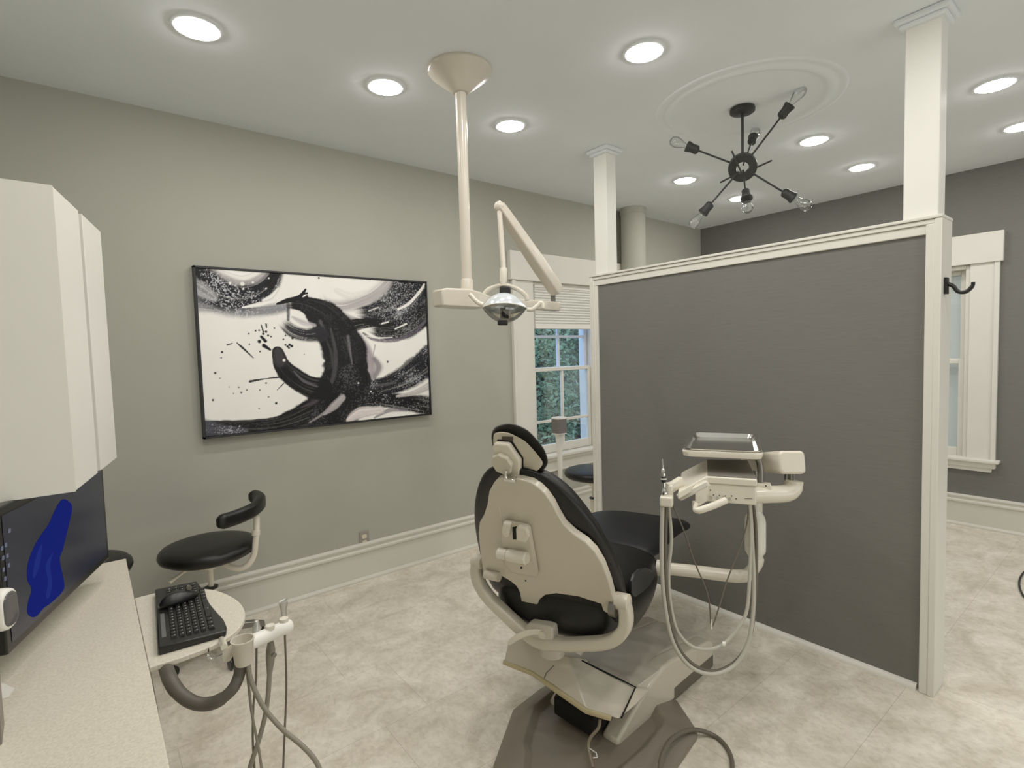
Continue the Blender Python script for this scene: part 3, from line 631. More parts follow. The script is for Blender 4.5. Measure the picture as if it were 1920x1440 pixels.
for pl_ in ([(100, 1035), (94, 1060), (98, 1095), (92, 1120), (86, 1118), (90, 1090), (86, 1060)], [(78, 1020), (66, 1050), (62, 1085), (74, 1060)]):
    MB().prism([on_screen(p.x, p.y, .0020) for p in catmull([(a, b, 0) for a, b in pl_], 4, True)], mn*.0002).build('wallpaper_swirl', M_swirl2, mo)
for x, y in ((18, 995), (11, 1022), (14, 1042), (4, 1028), (6, 1046), (17, 1060), (7, 1068), (10, 1085)):
    MB().prism([on_screen(x+a, y+b, .0017) for a, b in ((-2.2, -3), (2.2, -5), (2.2, 3), (-2.2, 5))], mn*.0002).build('desktop_icon', M_icon, mo)
wb = mc-mn*.05; MB().tube([wb, V((wb.x-.12, wb.y-.02, wb.z)), V((X0+.02, wb.y-.02, wb.z))], .018, n=14).build('wall_arm', M_screenf, mo)
MB().box(X0, X0+.02, wb.y-.08, wb.y+.04, wb.z-.09, wb.z+.09).build('wall_bracket', M_screenf, mo, bevel=.003)

# keyboard and mouse
k00, k01, k11, k10 = [AZ(.748, *p) for p in ((297, 1225), (291, 1113), (366, 1098), (408, 1189))]
kb = thing('computer_keyboard', 'black curved-edge computer keyboard on the rounded side leaf', 'keyboard', (.18, 2.0, .74))
kl = (k01-k00).normalized(); ks = V((kl.y, -kl.x, 0))
KL = (k01-k00).length
def kp(s_, t_, z): return V((k00.x, k00.y, 0))+kl*(s_*KL)+ks*t_+V((0, 0, z))
top = [(0, 0), (.5, 0), (1, 0), (1, .125), (.86, .134), (.7, .140), (.5, .146), (.33, .158), (.18, .170), (.06, .172), (0, .166)]
def kz(t_): return .758+.006*(1-t_/.16)
mb = MB(); n = len(top)
mb.add([kp(a, b, .7405) for a, b in top]+[kp(a, b, kz(b)) for a, b in top], [tuple(range(n))[::-1], tuple(range(n, 2*n))]+[(i, (i+1) % n, n+(i+1) % n, n+i) for i in range(n)])
mb.build('body', M_black, kb, bevel=.004)
rows = [(.030, .047), (.050, .066), (.068, .084), (.086, .102), (.104, .120), (.124, .143)]
kn = 0; legend = MB()
for ri, (ta, tb) in enumerate(rows):
    x = .07; ends = .95 if ri < 5 else .90
    widths = ([.048]*19 if ri < 5 else [.06, .06, .06, .34, .06, .06, .06, .048, .048])
    for w_ in widths:
        if x+w_ > ends: break
        t0, t1 = ta, tb
        mk = MB(); z = kz((t0+t1)/2)
        mk.add([kp(x+.003, t0+.001, z-.001), kp(x+w_-.003, t0+.001, z-.001), kp(x+w_-.003, t1-.001, z-.001), kp(x+.003, t1-.001, z-.001)] +
               [kp(x+.007, t0+.003, z+.005), kp(x+w_-.007, t0+.003, z+.005), kp(x+w_-.007, t1-.003, z+.005), kp(x+.007, t1-.003, z+.005)],
               [(4, 5, 6, 7), (0, 1, 5, 4), (1, 2, 6, 5), (2, 3, 7, 6), (3, 0, 4, 7)])
        if kn < 98: mk.build('key', M_keys, kb)
        c0_ = kp(x+w_*.42, (t0+t1)/2+.001, z+.0053); legend.add([c0_, c0_+kl*.004, c0_+kl*.004+ks*.0035, c0_+ks*.0035], [(0, 1, 2, 3)])
        kn += 1; x += w_
legend.build('key_marks', mat('key_mark_grey', (170, 170, 168), .5), kb)
MB().add([kp(.12, .010, kz(.01)+.0006), kp(.50, .010, kz(.01)+.0006), kp(.50, .021, kz(.02)+.0006), kp(.12, .021, kz(.02)+.0006)], [(0, 1, 2, 3)]).build('media_strip', mat('grey_strip', (92, 92, 94), .4), kb)
ms = thing('computer_mouse', 'black computer mouse lying on top of the keyboard', 'mouse', tuple(AZ(.775, 330, 1120)))
a0, a1 = AZ(.78, 298, 1133), AZ(.78, 354, 1112)
md_ = (a1-a0).normalized(); mside = V((-md_.y, md_.x, 0)); ML = .118
rings = []
for i in range(13):
    t = i/12; s_ = math.sin(PI*min(max(t*.97+.015, 0), 1))**.45; hgt = .034*(math.sin(PI*(t**.8*.9+.06)))**.8
    rings.append([a0+md_*(t*ML)+mside*(.030*s_*math.cos(a))+V((0, 0, -.011+hgt*max(math.sin(a), 0)*.95+ (.0 if math.sin(a) >= 0 else -.003))) for a in [2*PI*k/16 for k in range(16)]])
MB().loft(rings).build('mouse_shell', M_black, ms, angle=60)
wp_ = a0+md_*(ML*.78)+V((0, 0, .016)); MB().lathe(wp_-mside*.004, [(.008, 0), (.009, .002), (.009, .006), (.008, .008)], axis=mside, n=16).build('scroll_wheel', M_hoseB, ms)

# dispenser at left edge, paper slip
di = thing('hand_dispenser', 'white dispenser head with dark sensor face on a grey upright, left edge', 'dispenser', (-.235, 1.60, .74))
MB().prism([V((-.30, 1.555, .7402)), V((-.187, 1.557, .7402)), V((-.191, 1.645, .7402)), V((-.30, 1.66, .7402))], (0, 0, .265)).build('upright', mat('warm_grey_panel', (128, 120, 110), .5, noise=.03, nscale=8), di, bevel=.002)
MB().box(-.305, -.19, 1.545, 1.556, .7405, .99).build('front_panel', M_whiteP, di, bevel=.002)
hc = AD(1.17, 5, 1143); hN = V((.93, -.36, 0)).normalized(); hL = V((.36, .93, 0)).normalized()
def hring(t, k): return [hc+hN*t+hL*(a*k)+EZ0*(b*k) for a, b in rrect(.030, .045, .026, 6)]
EZ0 = V((0, 0, 1))
MB().loft([hring(-.085, .6), hring(-.075, .85), hring(-.02, 1), hring(.004, 1), hring(.012, .96), hring(.014, .90)]).build('head', M_whiteP, di, angle=50)
MB().loft([hring(.0135, .84), hring(.0165, .80), hring(.0175, .7)]).build('sensor_face', mat('smoky_grey_face', (88, 86, 86), .2), di)
pp = thing('paper_slip', 'small white paper slip on the counter under the monitor corner', 'paper', tuple(AZ(.742, 16, 1295)))
MB().prism([AZ(.7406, *p) for p in ((2, 1280), (28, 1291), (16, 1307), (0, 1312))], (0, 0, .0008)).build('sheet', M_whiteP, pp)

# ------------------------------------------------------------------ stools
def make_stool(cx, cy, sz, label):
    t = thing('rolling_stool', label, 'stool', (cx, cy, 0), 'black dental stools')
    r = .232
    MB().lathe((cx, cy, sz), [(.0, -.075), (r*.55, -.073), (r*.85, -.062), (r*.97, -.045), (r, -.028), (r*.985, -.012), (r*.93, .002), (r*.8, .012), (r*.5, .018), (0, .019)], n=48, cap=False).build('seat', M_vinyl, t, angle=80)
    MB().lathe((cx, cy, sz-.075), [(.14, .004), (.14, -.006), (.05, -.022), (.035, -.05), (.03, -.052)], n=28).build('seat_plate', M_plast2, t)
    MB().tube([(cx, cy, sz-.12), (cx, cy, sz-.36)], .014, n=18).build('gas_piston', M_plast2, t)
    MB().lathe((cx, cy, 0), [(.022, .10), (.024, .12), (.024, .345), (.03, .348), (.03, .362), (.015, .363)], n=24).build('column', M_plast2, t)
    MB().lathe((cx, cy, 0), [(.026, .352), (.033, .353), (.033, .362), (.018, .365)], n=24).build('collar', M_black, t)
    MB().tube([V((cx-.06, cy-.02, sz-.085)), V((cx-.13, cy-.05, sz-.10)), V((cx-.19, cy-.075, sz-.125))], [.006, .007, .010], n=8).build('height_lever', M_plast2, t)
    for k in range(5):
        a = math.radians(-8+72*k); d = V((math.cos(a), math.sin(a), 0)); sd = V((-d.y, d.x, 0)); tip = V((cx, cy, 0))+d*.235
        mb = MB(); mb.loft([[V((cx, cy, 0))+d*t_+sd*(w_*x_)+V((0, 0, z+h*z_)) for x_, z_ in ((-1, -1), (1, -1), (1, 1), (-1, 1))] for t_, w_, z, h in ((.01, .022, .115, .022), (.10, .02, .118, .018), (.19, .018, .106, .015), (.245, .016, .09, .013))])
        lg = mb.build('leg', M_gmetal, t, bevel=.004)
        cs = MB()
        for s2 in (-1, 1): cs.lathe(tip+sd*(s2*.012-.007)+V((0, 0, .029)), [(.01, 0), (.027, .001), (.029, .004), (.029, .011), (.027, .014), (.01, .014)], axis=sd, n=18)
        cs.tube([tip+V((0, 0, .03)), tip+V((0, 0, .085))], .007, n=8); cs.build('caster', M_black, lg)
    return t
SX, SY, SZ = .452, 3.165, .588
st = make_stool(SX, SY, SZ, 'black round rolling stool with curved arm pad below the painting')
arc = [AZ(.765, 407, 981), AZ(.765, 424, 976), AZ(.765, 440, 971), AZ(.77, 458, 964), AZ(.775, 474, 956), AZ(.782, 486, 946), AZ(.785, 489, 938), AZ(.785, 481, 932), AZ(.785, 468, 931)]
pa = catmull(arc, 5); nn = len(pa)
sec = rrect(.037, .025, .02, 4)
MB().tube(pa, [.55+.45*min(1, i/3, (nn-1-i)/3) if min(i, nn-1-i) < 3 else 1 for i in range(nn)], sect=sec, up=(0, 0, 1)).build('arm_pad', M_vinyl, st, angle=60, sub=1)
tb_ = catmull([AD(2.78, 420, 1057), AD(2.78, 434, 1064), AD(2.79, 450, 1066), AD(2.8, 466, 1058), AD(2.81, 476, 1040), AD(2.81, 479, 1018), AD(2.81, 481, 995), AD(2.82, 481, 968)], 5)
MB().tube(tb_, .0155, n=16).build('arm_post', M_plast2, st)
MB().tube([AD(2.81, 479.5, 1003), AD(2.81, 480, 994)], .021, n=18).build('post_clamp', M_plast2, st)
def copy_stool(src, cx, cy, dz, rot, label, skip=()):
    r = src.copy(); col.objects.link(r); r.location = (cx, cy, 0); r.rotation_euler = (0, 0, rot); r['label'] = label
    for c_ in kids(src):
        nm = c_.name.split('.')[0]
        if nm in skip: continue
        k_ = c_.copy(); col.objects.link(k_); k_.parent = r
        if nm in ('seat', 'seat_plate', 'gas_piston', 'height_lever'): k_.location.z += dz
        for g_ in kids(c_):
            h_ = g_.copy(); col.objects.link(h_); h_.parent = k_
    return r
s2 = copy_stool(st, 3.13, 2.93, .0, 2.0, 'black round stool half hidden behind the left edge of the partition', ('arm_pad', 'arm_post', 'post_clamp'))
s2.location = (3.155, 2.93, 0)
mb = MB(); mb.tube(catmull([AD(3.95, 1107, 842), AD(3.97, 1118, 843), AD(4.0, 1130, 846), AD(4.1, 1140, 846)], 4), 1, sect=rrect(.028, .02, .012, 4), up=(0, 0, 1)); mb.build('back_pad', M_vinyl, s2)
ctr = V((3.155, 2.93, 0))
s3 = copy_stool(st, -.11, 2.985, .083, .6, 'black round stool tucked behind the far end of the counter', ('arm_pad', 'arm_post', 'post_clamp'))

# smart speaker on stand
bs_ = AD(4.6, 1048, 785); SPX, SPY = bs_.x, bs_.y
sp = thing('speaker_stand', 'slim white floor stand holding a grey speaker in front of the window', 'stand', (SPX, SPY, 0))
ztop = AD(4.6, 1048, 782).z; zb_ = AD(4.6, 1048, 813).z
MB().lathe((SPX, SPY, 0), [(.09, 0), (.09, .012), (.02, .016), (.018, .03), (.018, .35), (.024, .70), (.036, zb_-.02), (.044, zb_-.008), (.044, zb_-.002)], n=28).build('pedestal', M_whiteP, sp)
spk = thing('smart_speaker', 'small grey and white smart speaker on the slim white stand', 'speaker', (SPX, SPY, zb_))
sec = rrect(.058, .058, .04, 6)
def sr(z, k): return [V((SPX+a*k, SPY+b*k, z)) for a, b in sec]
MB().loft([sr(zb_, .97), sr(zb_+.008, 1)]).build('base_ring', M_whiteP, spk)
MB().loft([sr(zb_+.008, 1.0), sr(ztop-.012, 1.0)]).build('grille', M_greyfab, spk)
MB().loft([sr(ztop-.012, 1.0), sr(ztop-.002, 1.0), sr(ztop, .97)]).build('top_panel', M_whiteP, spk)

# sticker on window
stk = thing('window_sticker', 'small white sticker on the lower window pane', 'sticker', tuple(AY(Y1+.052, 1024, 839)))
MB().prism([AY(Y1+.055, *p) for p in ((1019, 838), (1034, 834), (1034, 840), (1021, 843))], (0, .001, 0)).build('label_sheet', M_whiteP, stk)

# ------------------------------------------------------------------ dental chair
PHI = math.radians(20); CO_ = V((1.212, 1.427, 0)); EU = V((math.cos(PHI), math.sin(PHI), 0)); EV = V((-math.sin(PHI), math.cos(PHI), 0)); EZ = V((0, 0, 1))
def cw(u, v, z): return CO_+EU*u+EV*v+EZ*z
SN = (EU+EZ*.45)
def on_shell(x, y, off=0): return AP(CO_+EZ*.85+EU*off, SN, x, y)
def at_u(u, x, y): return AP(CO_+EU*u, EU, x, y)
def at_v(v, x, y): return AP(CO_+EV*v, EV, x, y)
dc = thing('dental_chair', 'beige and black reclining dental chair seen from behind, centre of room', 'dental chair', (1.5, 1.45, 0))
shn = SN.normalized()
# back shell
out = [(942, 896), (932, 899.5), (925, 907), (917, 922), (913.7, 945), (907.5, 965), (899, 980), (897, 1000), (900, 1035), (905, 1067), (907, 1082), (912, 1087), (920, 1086), (925, 1078), (933, 1076), (957, 1090), (968, 1099), (974, 1110), (977, 1125), (978, 1145), (984, 1152), (995, 1157), (1001, 1150), (1006, 1139), (1011, 1125), (1022, 1116), (1043, 1113), (1085, 1119), (1127, 1133), (1131, 1146), (1144, 1153), (1151, 1147), (1151, 1127), (1142, 1092), (1130, 1060), (1115, 1035), (1097, 1017), (1075, 1002), (1057, 985), (1045, 965), (1035, 945), (1022, 927), (1010, 915), (995, 905), (977, 899.5), (960, 896.5)]
mb = MB(); mb.prism([on_shell(*p) for p in out], shn*.03); mb.build('back_shell', M_plast, dc, bevel=.004, seg=3)
MB().tube([on_shell(936, 950, -.001), on_shell(940, 975, -.001), on_shell(944, 1010, -.001), on_shell(944, 1060, -.001)], [.001, .0018, .0018, .001], n=8).build('shell_crease', M_plast2, dc)
# back cushion
hwz = [(1.165, .055), (1.155, .095), (1.135, .13), (1.10, .168), (1.06, .198), (1.0, .234), (.94, .26), (.87, .282), (.79, .298), (.71, .306), (.63, .306), (.57, .29), (.54, .26)]
rings = []
for i, (z, hw) in enumerate(hwz):
    th = .115*min(1, (.35+.65*math.sqrt(min(1, i/3.0)))) if i < 4 else (.115 if i < 10 else .115-.02*(i-9))
    uc_ = -.45*(z-.85)+.024+th*.5; ring = []
    for k in range(32):
        a = 2*PI*k/32; c_, s_ = math.cos(a), math.sin(a)
        e = .62; ring.append(cw(uc_+math.copysign(abs(s_)**e, s_)*th*.5, .012+math.copysign(abs(c_)**.8, c_)*hw, z+.10*math.copysign(abs(s_)**e, s_)*th*0))
    rings.append(ring)
MB().loft(rings).build('back_cushion', M_vinyl, dc, angle=60, sub=1)
# reclining mechanism plate
mpl = [(946, 973), (951, 972), (990, 980), (997, 984), (1012, 1070), (1008, 1077), (962, 1069), (948, 1050), (942, 1000)]
MB().prism([on_shell(*p) for p in mpl], -shn*.018).build('headrest_adjuster', M_plast, dc, bevel=.008, seg=3)
for p4 in (((943, 992), (947, 974), (962, 976), (959, 999), (952, 1004)), ((971, 985), (976, 980), (992, 984), (997, 1000), (990, 1012), (972, 1008))):
    MB().prism([on_shell(x, y, -.016) for x, y in p4], -shn*.02).build('adjuster_rib', M_plast2, dc, bevel=.007, seg=3)
MB().prism([on_shell(*p, -.0185) for p in ((961, 988), (970, 986), (970, 1011), (962, 1011))], -shn*.002).build('slot', M_gap, dc)
ka, kb_ = on_shell(934, 1037, -.038), on_shell(989, 1047, -.038)
kd = (kb_-ka).normalized()
mb = MB(); mb.tube([ka, ka+kd*.004, ka+kd*.04, ka+kd*.042, ka+kd*.045, kb_-kd*.004, kb_], [.016, .021, .021, .017, .023, .024, .020], n=20); mb.build('lock_knob', M_plast2, dc)
MB().tube([on_shell(986, 1088.5, -.001), on_shell(986, 1088.5, .004)], .004, n=10).build('screw_hole', M_gap, dc)
MB().prism([on_shell(*p, -.0185) for p in ((976, 1062), (980, 1062), (980, 1066), (976, 1066))], -shn*.002).build('slot', M_gap, dc)
# headrest
HN = shn
def hp(x, y, off): return AP(CO_+EZ*1.2-EU*.1+HN*off, HN, x, y)
pl_out = [(926, 815), (932, 811), (942, 810), (955, 812), (968, 818), (984, 827), (1000, 843), (1012, 858), (1017, 866), (1016, 873), (1008, 882), (998, 886), (986, 885), (976, 884), (955, 880), (935, 872), (928, 850), (925, 830)]
pc = V((970, 850, 0))
pad = [(947, 794.5), (960, 794.5), (973, 798), (990, 807), (1005, 822), (1019, 840), (1026, 857), (1027, 868), (1022, 878), (1012, 885), (1000, 889), (980, 888), (955, 882), (938, 872), (928, 852), (922, 828), (922, 812), (930, 800)]
pads = catmull([(a, b, 0) for a, b in pad], 3, True)
rings = []
for off, k in ((.004, .90), (.0, .97), (.018, 1.0), (.04, .985), (.055, .9), (.062, .7), (.064, .3)):
    rings.append([hp(pc.x+(p.x-pc.x)*k, pc.y+(p.y-pc.y)*k, off) for p in pads])
MB().loft(rings).build('headrest_cushion', M_vinyl, dc, angle=70)
pls = catmull([(a, b, 0) for a, b in pl_out], 3, True)
MB().loft([[hp(p.x, p.y, .006) for p in pls], [hp(p.x, p.y, -.008) for p in pls], [hp(pc.x+(p.x-pc.x)*.96, pc.y+(p.y-pc.y)*.96, -.011) for p in pls]]).build('headrest_plate', M_plast, dc)
hexo = [(929, 831), (934, 823), (960, 824), (982, 858), (982, 884.5), (977, 889.5), (959, 887), (948, 880), (932, 862)]
mb = MB(); mb.prism([hp(x, y, -.009) for x, y in hexo], -HN*.004); mb.build('headrest_seam', M_gap, dc)
hex2 = [(928, 832), (932, 825), (958, 827), (980, 859), (980, 884), (976, 888.5), (958, 886), (948, 880), (931, 862)]
MB().prism([hp(x, y, -.010) for x, y in hex2], -HN*.022).build('headrest_bracket', M_plast2, dc, bevel=.007, seg=3)
MB().prism([hp(x, y, -.012) for x, y in ((941, 818.5), (962, 819), (962, 826), (941, 824))], -HN*.003).build('slot', mat('brown_slot', (70, 62, 54), .7), dc)
kc = hp(944.5, 866.5, -.033); n = 64
kx = EV; kz_ = HN.cross(EV).normalized()
def kring(r, amp, off): return [kc-HN*off+(kx*math.cos(2*PI*k/n)+kz_*math.sin(2*PI*k/n))*(r*(1+amp*math.cos(8*2*PI*k/n))) for k in range(n)]
MB().loft([kring(.035, .0, -.002), kring(.038, .04, .0), kring(.039, .05, .016), kring(.036, .04, .019)]).build('headrest_knob', M_plast, dc, angle=35)
mb = MB(); mb.obox(on_shell(957, 898, -.008), (EV, HN.cross(EV), HN), (.022, .006, .010)); mb.tube([on_shell(948, 882, -.01), on_shell(948, 897, -.01)], .005); mb.build('headrest_bar', M_chrome, dc, bevel=.002)
# seat cushion, side bolster, leg rest
def pad_loft(secs, name, m_, sub=1, e=.5):
    rings = []
    for u, v0, hw, zt_, zb2 in secs:
        zc_ = (zt_+zb2)/2; hz = (zt_-zb2)/2; ring = []
        for k in range(28):
            a = 2*PI*k/28; c_, s_ = math.cos(a), math.sin(a)
            ring.append(cw(u, v0+math.copysign(abs(c_)**e, c_)*hw, zc_+math.copysign(abs(s_)**.75, s_)*hz))
        rings.append(ring)
    return MB().loft(rings).build(name, m_, dc, angle=60, sub=sub)
pad_loft([(.12, .01, .20, .62, .50), (.15, .01, .25, .65, .455), (.22, .01, .278, .665, .43), (.36, 0, .285, .675, .415), (.50, 0, .285, .68, .42), (.60, 0, .28, .685, .45), (.66, 0, .26, .67, .52), (.68, 0, .23, .655, .57)], 'seat_cushion', M_vinyl, e=.42)
pad_loft([(.60, 0, .20, .665, .625), (.63, 0, .255, .682, .61), (.75, 0, .262, .692, .60), (.95, 0, .255, .688, .585), (1.12, 0, .25, .664, .565), (1.26, 0, .245, .628, .54), (1.38, 0, .235, .592, .512), (1.46, 0, .22, .565, .495), (1.49, 0, .19, .548, .498), (1.50, 0, .15, .535, .505)], 'leg_rest', M_vinyl2)
bol = [at_v(-.290, *p) for p in ((1186, 1090), (1190, 1078), (1200, 1068), (1214, 1065), (1224, 1071), (1227, 1082), (1220, 1096), (1206, 1110), (1192, 1120), (1186, 1112))]
MB().prism(bol, EV*.012).build('side_bolster', mat('slate_bolster', (30, 33, 36), .45), dc, bevel=.004, seg=2)
# yoke
yk = [(897, 1050), (894.5, 1068), (898, 1090), (915, 1118), (945, 1148), (975, 1176), (1000, 1196), (1022, 1205), (1060, 1208), (1100, 1207), (1135, 1204), (1158, 1194), (1172, 1176), (1174, 1152), (1169, 1128)]
yp = catmull([at_u(.10, *p) for p in yk], 4)
sec = rrect(.020, .026, .013, 4)
MB().tube(yp, 1, sect=[(a*1.0, b*1.0) for a, b in rrect(.026, .022, .013, 4)], up=EU).build('yoke', M_plast, dc, angle=60)
for (x, y), v_ in (((898, 1052), .31), ((1167, 1128), -.30)):
    p = at_u(.10, x, y); MB().tube([p-EV*.028, p-EV*.022, p+EV*.022, p+EV*.028], [.020, .030, .030, .020], n=20).build('hinge_boss', M_plast, dc)
p = at_u(.09, 1151, 1140); MB().tube([p-EV*.012, p+EV*.012], .030, n=24).build('hinge_bushing', M_gmetal, dc)
p = at_u(.06, 922, 1079); MB().tube([p-EV*.035, p+EV*.03], .018, n=18).build('hinge_lug', M_plast, dc)
hb = [at_u(.085, *q_) for q_ in ((984, 1174), (992, 1169), (1026, 1174), (1036, 1178), (1037, 1210), (1008, 1210), (985, 1192))]
MB().prism(hb, EU*.05).build('hub_block', M_lid, dc, bevel=.006)
lv = [at_u(.05, *q_) for q_ in ((1020, 1186), (1004, 1184), (985, 1188), (968, 1196), (954, 1206))]
MB().tube(catmull(lv, 4), [1.1]+[1]*14+[.8, .7], sect=rrect(.011, .007, .005, 3), up=EZ).build('release_lever', M_plast2, dc)
p = at_u(.045, 1019, 1189); MB().tube([p, p-EU*.012], .014, n=18).build('lever_pivot', M_plast, dc)
# lift arm
def Z_(z, *pp): return [AZ(z, *p) for p in pp]
TA = [AZ(.315, 952, 1202), AZ(.335, 980, 1198), AZ(.345, 1020, 1206), AZ(.32, 1066, 1232), AZ(.27, 1092, 1241), AZ(.215, 1190, 1290)]
BA = [AZ(.255, 944, 1240), AZ(.235, 1000, 1262), AZ(.225, 1040, 1288), AZ(.20, 1099, 1330), AZ(.18, 1144, 1344), AZ(.175, 1161, 1349)]
mb = MB(); dn_ = V((0, 0, -.05)); fw = V((.08, .005, -.13))
vs = TA+BA+[p+V((.12, .01, -.06)) for p in TA]+[p+V((.12, .01, -.002)) for p in BA]; n = 6; fs = []
for i in range(5): fs += [(i, i+1, n+i+1, n+i), (2*n+i, 2*n+i+1, 3*n+i+1, 3*n+i), (i, i+1, 2*n+i+1, 2*n+i), (n+i, n+i+1, 3*n+i+1, 3*n+i)]
fs += [(0, n, 3*n, 2*n), (5, n+5, 3*n+5, 2*n+5)]
mb.add(vs, fs); mb.build('lift_arm_cover', M_plast, dc, bevel=.010, seg=3)
gp = [AZ(.272, 1088, 1239.5), AZ(.2455, 1140, 1265), AZ(.218, 1190.5, 1290)]; MB().tube([p+V((.004, 0, .002)) for p in gp]+[AZ(.178, 1162.5, 1348)+V((.004, -.003, .004))], .0035, n=8).build('cover_gap', M_gap, dc)
LB = [AZ(.25, 944, 1241), AZ(.23, 1000, 1263), AZ(.218, 1040, 1292), AZ(.195, 1099, 1333), AZ(.175, 1146, 1347)]
MB().tube(LB, 1, sect=[(a, b) for a, b in rrect(.010, .006, .004, 2)], up=EZ).build('lift_arm_lip', mat('yellowed_edge', (196, 182, 142), .5), dc)
MB().tube([AZ(.30, 1038, 1248), AZ(.262, 1024, 1262), AZ(.226, 1019, 1275)], .0012, n=6).build('cover_seam', M_gap, dc)
swc = AZ(.33, 1036, 1226); MB().tube([V((swc.x, swc.y, .332)), V((swc.x, swc.y, .44))], .05, n=24).build('swivel_column', M_lid, dc)
MB().tube([V((swc.x, swc.y, .425)), cw(.30, 0, .47)], 1, sect=rrect(.05, .09, .02, 3), up=EZ).build('seat_frame', M_lid, dc)
# pedestal
EB = V((.9972, .0752, 0)); NB = V((-.0752, .9972, 0)); PA = V((2.293, 1.361, 0))
def pb(s_, n_, z): return PA+EB*s_+NB*n_+EZ*z        # s along the base (0 = far right end), n across
PWID = .36
ped = [(-.004, .06), (-.004, .118), (-.018, .138), (-.05, .148), (-.33, .19), (-.40, .202), (-.46, .196), (-.55, .168), (-.66, .118), (-.74, .075), (-.785, .045), (-.785, .022), (-.70, .016), (-.36, .016), (-.36, .06)]
MB().prism([pb(a, 0, z) for a, z in ped], NB*.075).build('side_cheek', M_plast, dc, bevel=.012, seg=3)
MB().prism([pb(a, PWID-.075, z) for a, z in ped], NB*.075).build('side_cheek', M_plast, dc, bevel=.012, seg=3)
MB().prism([pb(a, .07, z) for a, z in [(-.004, .06), (-.004, .118), (-.018, .138), (-.05, .148), (-.33, .190), (-.415, .190), (-.43, .06)]], NB*(PWID-.14)).build('pedestal_cover', M_lid, dc, bevel=.012, seg=3)
MB().prism([AZ(.192, *q_) for q_ in ((1082, 1236.5), (1189.5, 1290.5), (1258.5, 1241), (1180, 1205), (1112, 1211))], (0, 0, -.10)).build('link_lid', M_lid, dc, bevel=.003)
MB().prism([pb(a, .004, z) for a, z in ((.004, .002), (.004, .064), (-.37, .064), (-.37, .002))], NB*(PWID-.008)).build('plinth', M_dkplinth, dc, bevel=.008)
MB().prism([pb(a, .08, z) for a, z in ((-.60, .05), (-.60, .19), (-.78, .17), (-.84, .12), (-.84, .05))], NB*(PWID-.16)).build('mechanism', M_gap, dc, bevel=.004)
# floor plate
pl = [(1.93, 1.32), (1.835, 1.165), (1.80, 1.145), (1.6, 1.107), (1.22, 1.09), (1.02, 1.22), (.99, 1.42), (1.075, 1.505), (1.10, 1.555), (1.35, 1.748), (1.53, 1.778), (1.80, 1.79), (1.93, 1.70)]
cc = V((1.5, 1.45, 0))
def plr(k, z): return [V((cc.x+(a-cc.x)*k, cc.y+(b-cc.y)*k, z)) for a, b in pl]
MB().loft([plr(1, .0005), plr(1, .012), plr(.985, .018), plr(.72, .058), plr(.70, .058), plr(.62, .032)]).build('base_plate', M_taupe, dc, bevel=.004, angle=25)
mb = MB(); mb.tube(catmull([AZ(.16, 1125, 1348), AZ(.13, 1122, 1365), AZ(.10, 1108, 1382), AZ(.075, 1103, 1398), AZ(.06, 1106, 1415), AZ(.055, 1112, 1440)], 5), .006, n=10); mb.build('cable', mat('tan_cable', (128, 116, 98), .5), dc)
MB().tube([AZ(.072, 1104, 1402), AZ(.072, 1118, 1412), AZ(.065, 1120, 1420), AZ(.065, 1112, 1421)], .0018, n=6).build('cable_tie', M_whiteP, dc)

# foot-control hose on the floor
fh = MB(); fh.tube(catmull([AZ(.07, 1237, 1445), AZ(.075, 1242, 1415), AZ(.072, 1258, 1387), AZ(.05, 1285, 1371), AZ(.03, 1310, 1369), AZ(.009, 1340, 1380), AZ(.009, 1360, 1398), AZ(.009, 1371, 1420), AZ(.009, 1374, 1445), V((1.70, .93, .009)), V((1.55, .86, .009)), V((1.35, .86, .009)), V((1.15, .95, .009)), V((1.05, 1.08, .012)), V((1.10, 1.22, .03)), V((1.2, 1.3, .07))], 6), .0085, n=12)
fo = fh.build('foot_control_hose', M_hoseB); tag(fo, 'brown grey hose looped over the chair base onto the floor', 'hose')

# ------------------------------------------------------------------ delivery unit
du = thing('delivery_unit', 'cream dental instrument delivery unit on an arm beside the chair', 'dental delivery unit', tuple(AZ(.6, 1330, 1075)))
G_ = V((.876, .481, 0)).normalized(); E_ = V((.481, -.876, 0))
tp_ = [AZ(.60, 1238, 1065), AZ(.60, 1300, 1071), AZ(.60, 1365, 1079), AZ(.602, 1388, 1080)]
pe = AZ(.602, 1388, 1080); up_ = AD(2.34, 1420, 1040)
pth = tp_+[pe+(up_-pe)*.45+V((0, 0, -.035)), up_+V((0, 0, -.03)), up_+V((0, 0, .05)), V((up_.x, up_.y, .80)), V((up_.x, up_.y, .90))]
MB().tube(catmull(pth, 6), [.026]*32+[.021]*17, n=20).build('support_arm', M_plast2, du)
MB().tube([AZ(.60, 1232, 1064), AZ(.60, 1246, 1066)], .034, n=20).build('arm_socket', M_lid, du)
el = [AD(2.14, 1405, 928), AD(2.14, 1440, 927), AD(2.15, 1466, 926), AD(2.155, 1479, 923), AD(2.16, 1486.5, 916), AD(2.165, 1488, 909), AD(2.165, 1488.5, 905), AD(2.165, 1489, 901)]
MB().tube(catmull(el, 6), .0345, n=22).build('elbow_tube', M_plast2, du)
for x in (1482, 1488): MB().tube([AD(2.18, x, 905), AD(2.18, x, 884)], .009 if x == 1482 else .004, n=12).build('spindle', M_gmetal, du)
MB().tube(catmull([AD(2.17, 1474, 904), AD(2.17, 1472, 895), AD(2.17, 1474, 887), AD(2.17, 1478, 880)], 4), .003, n=8).build('wire', M_black, du)
b0, b1 = AD(2.12, 1484, 867), AD(2.62, 1405, 866)
bdv = (b1-b0).normalized()
sec = rrect(.046, .050, .018, 4)
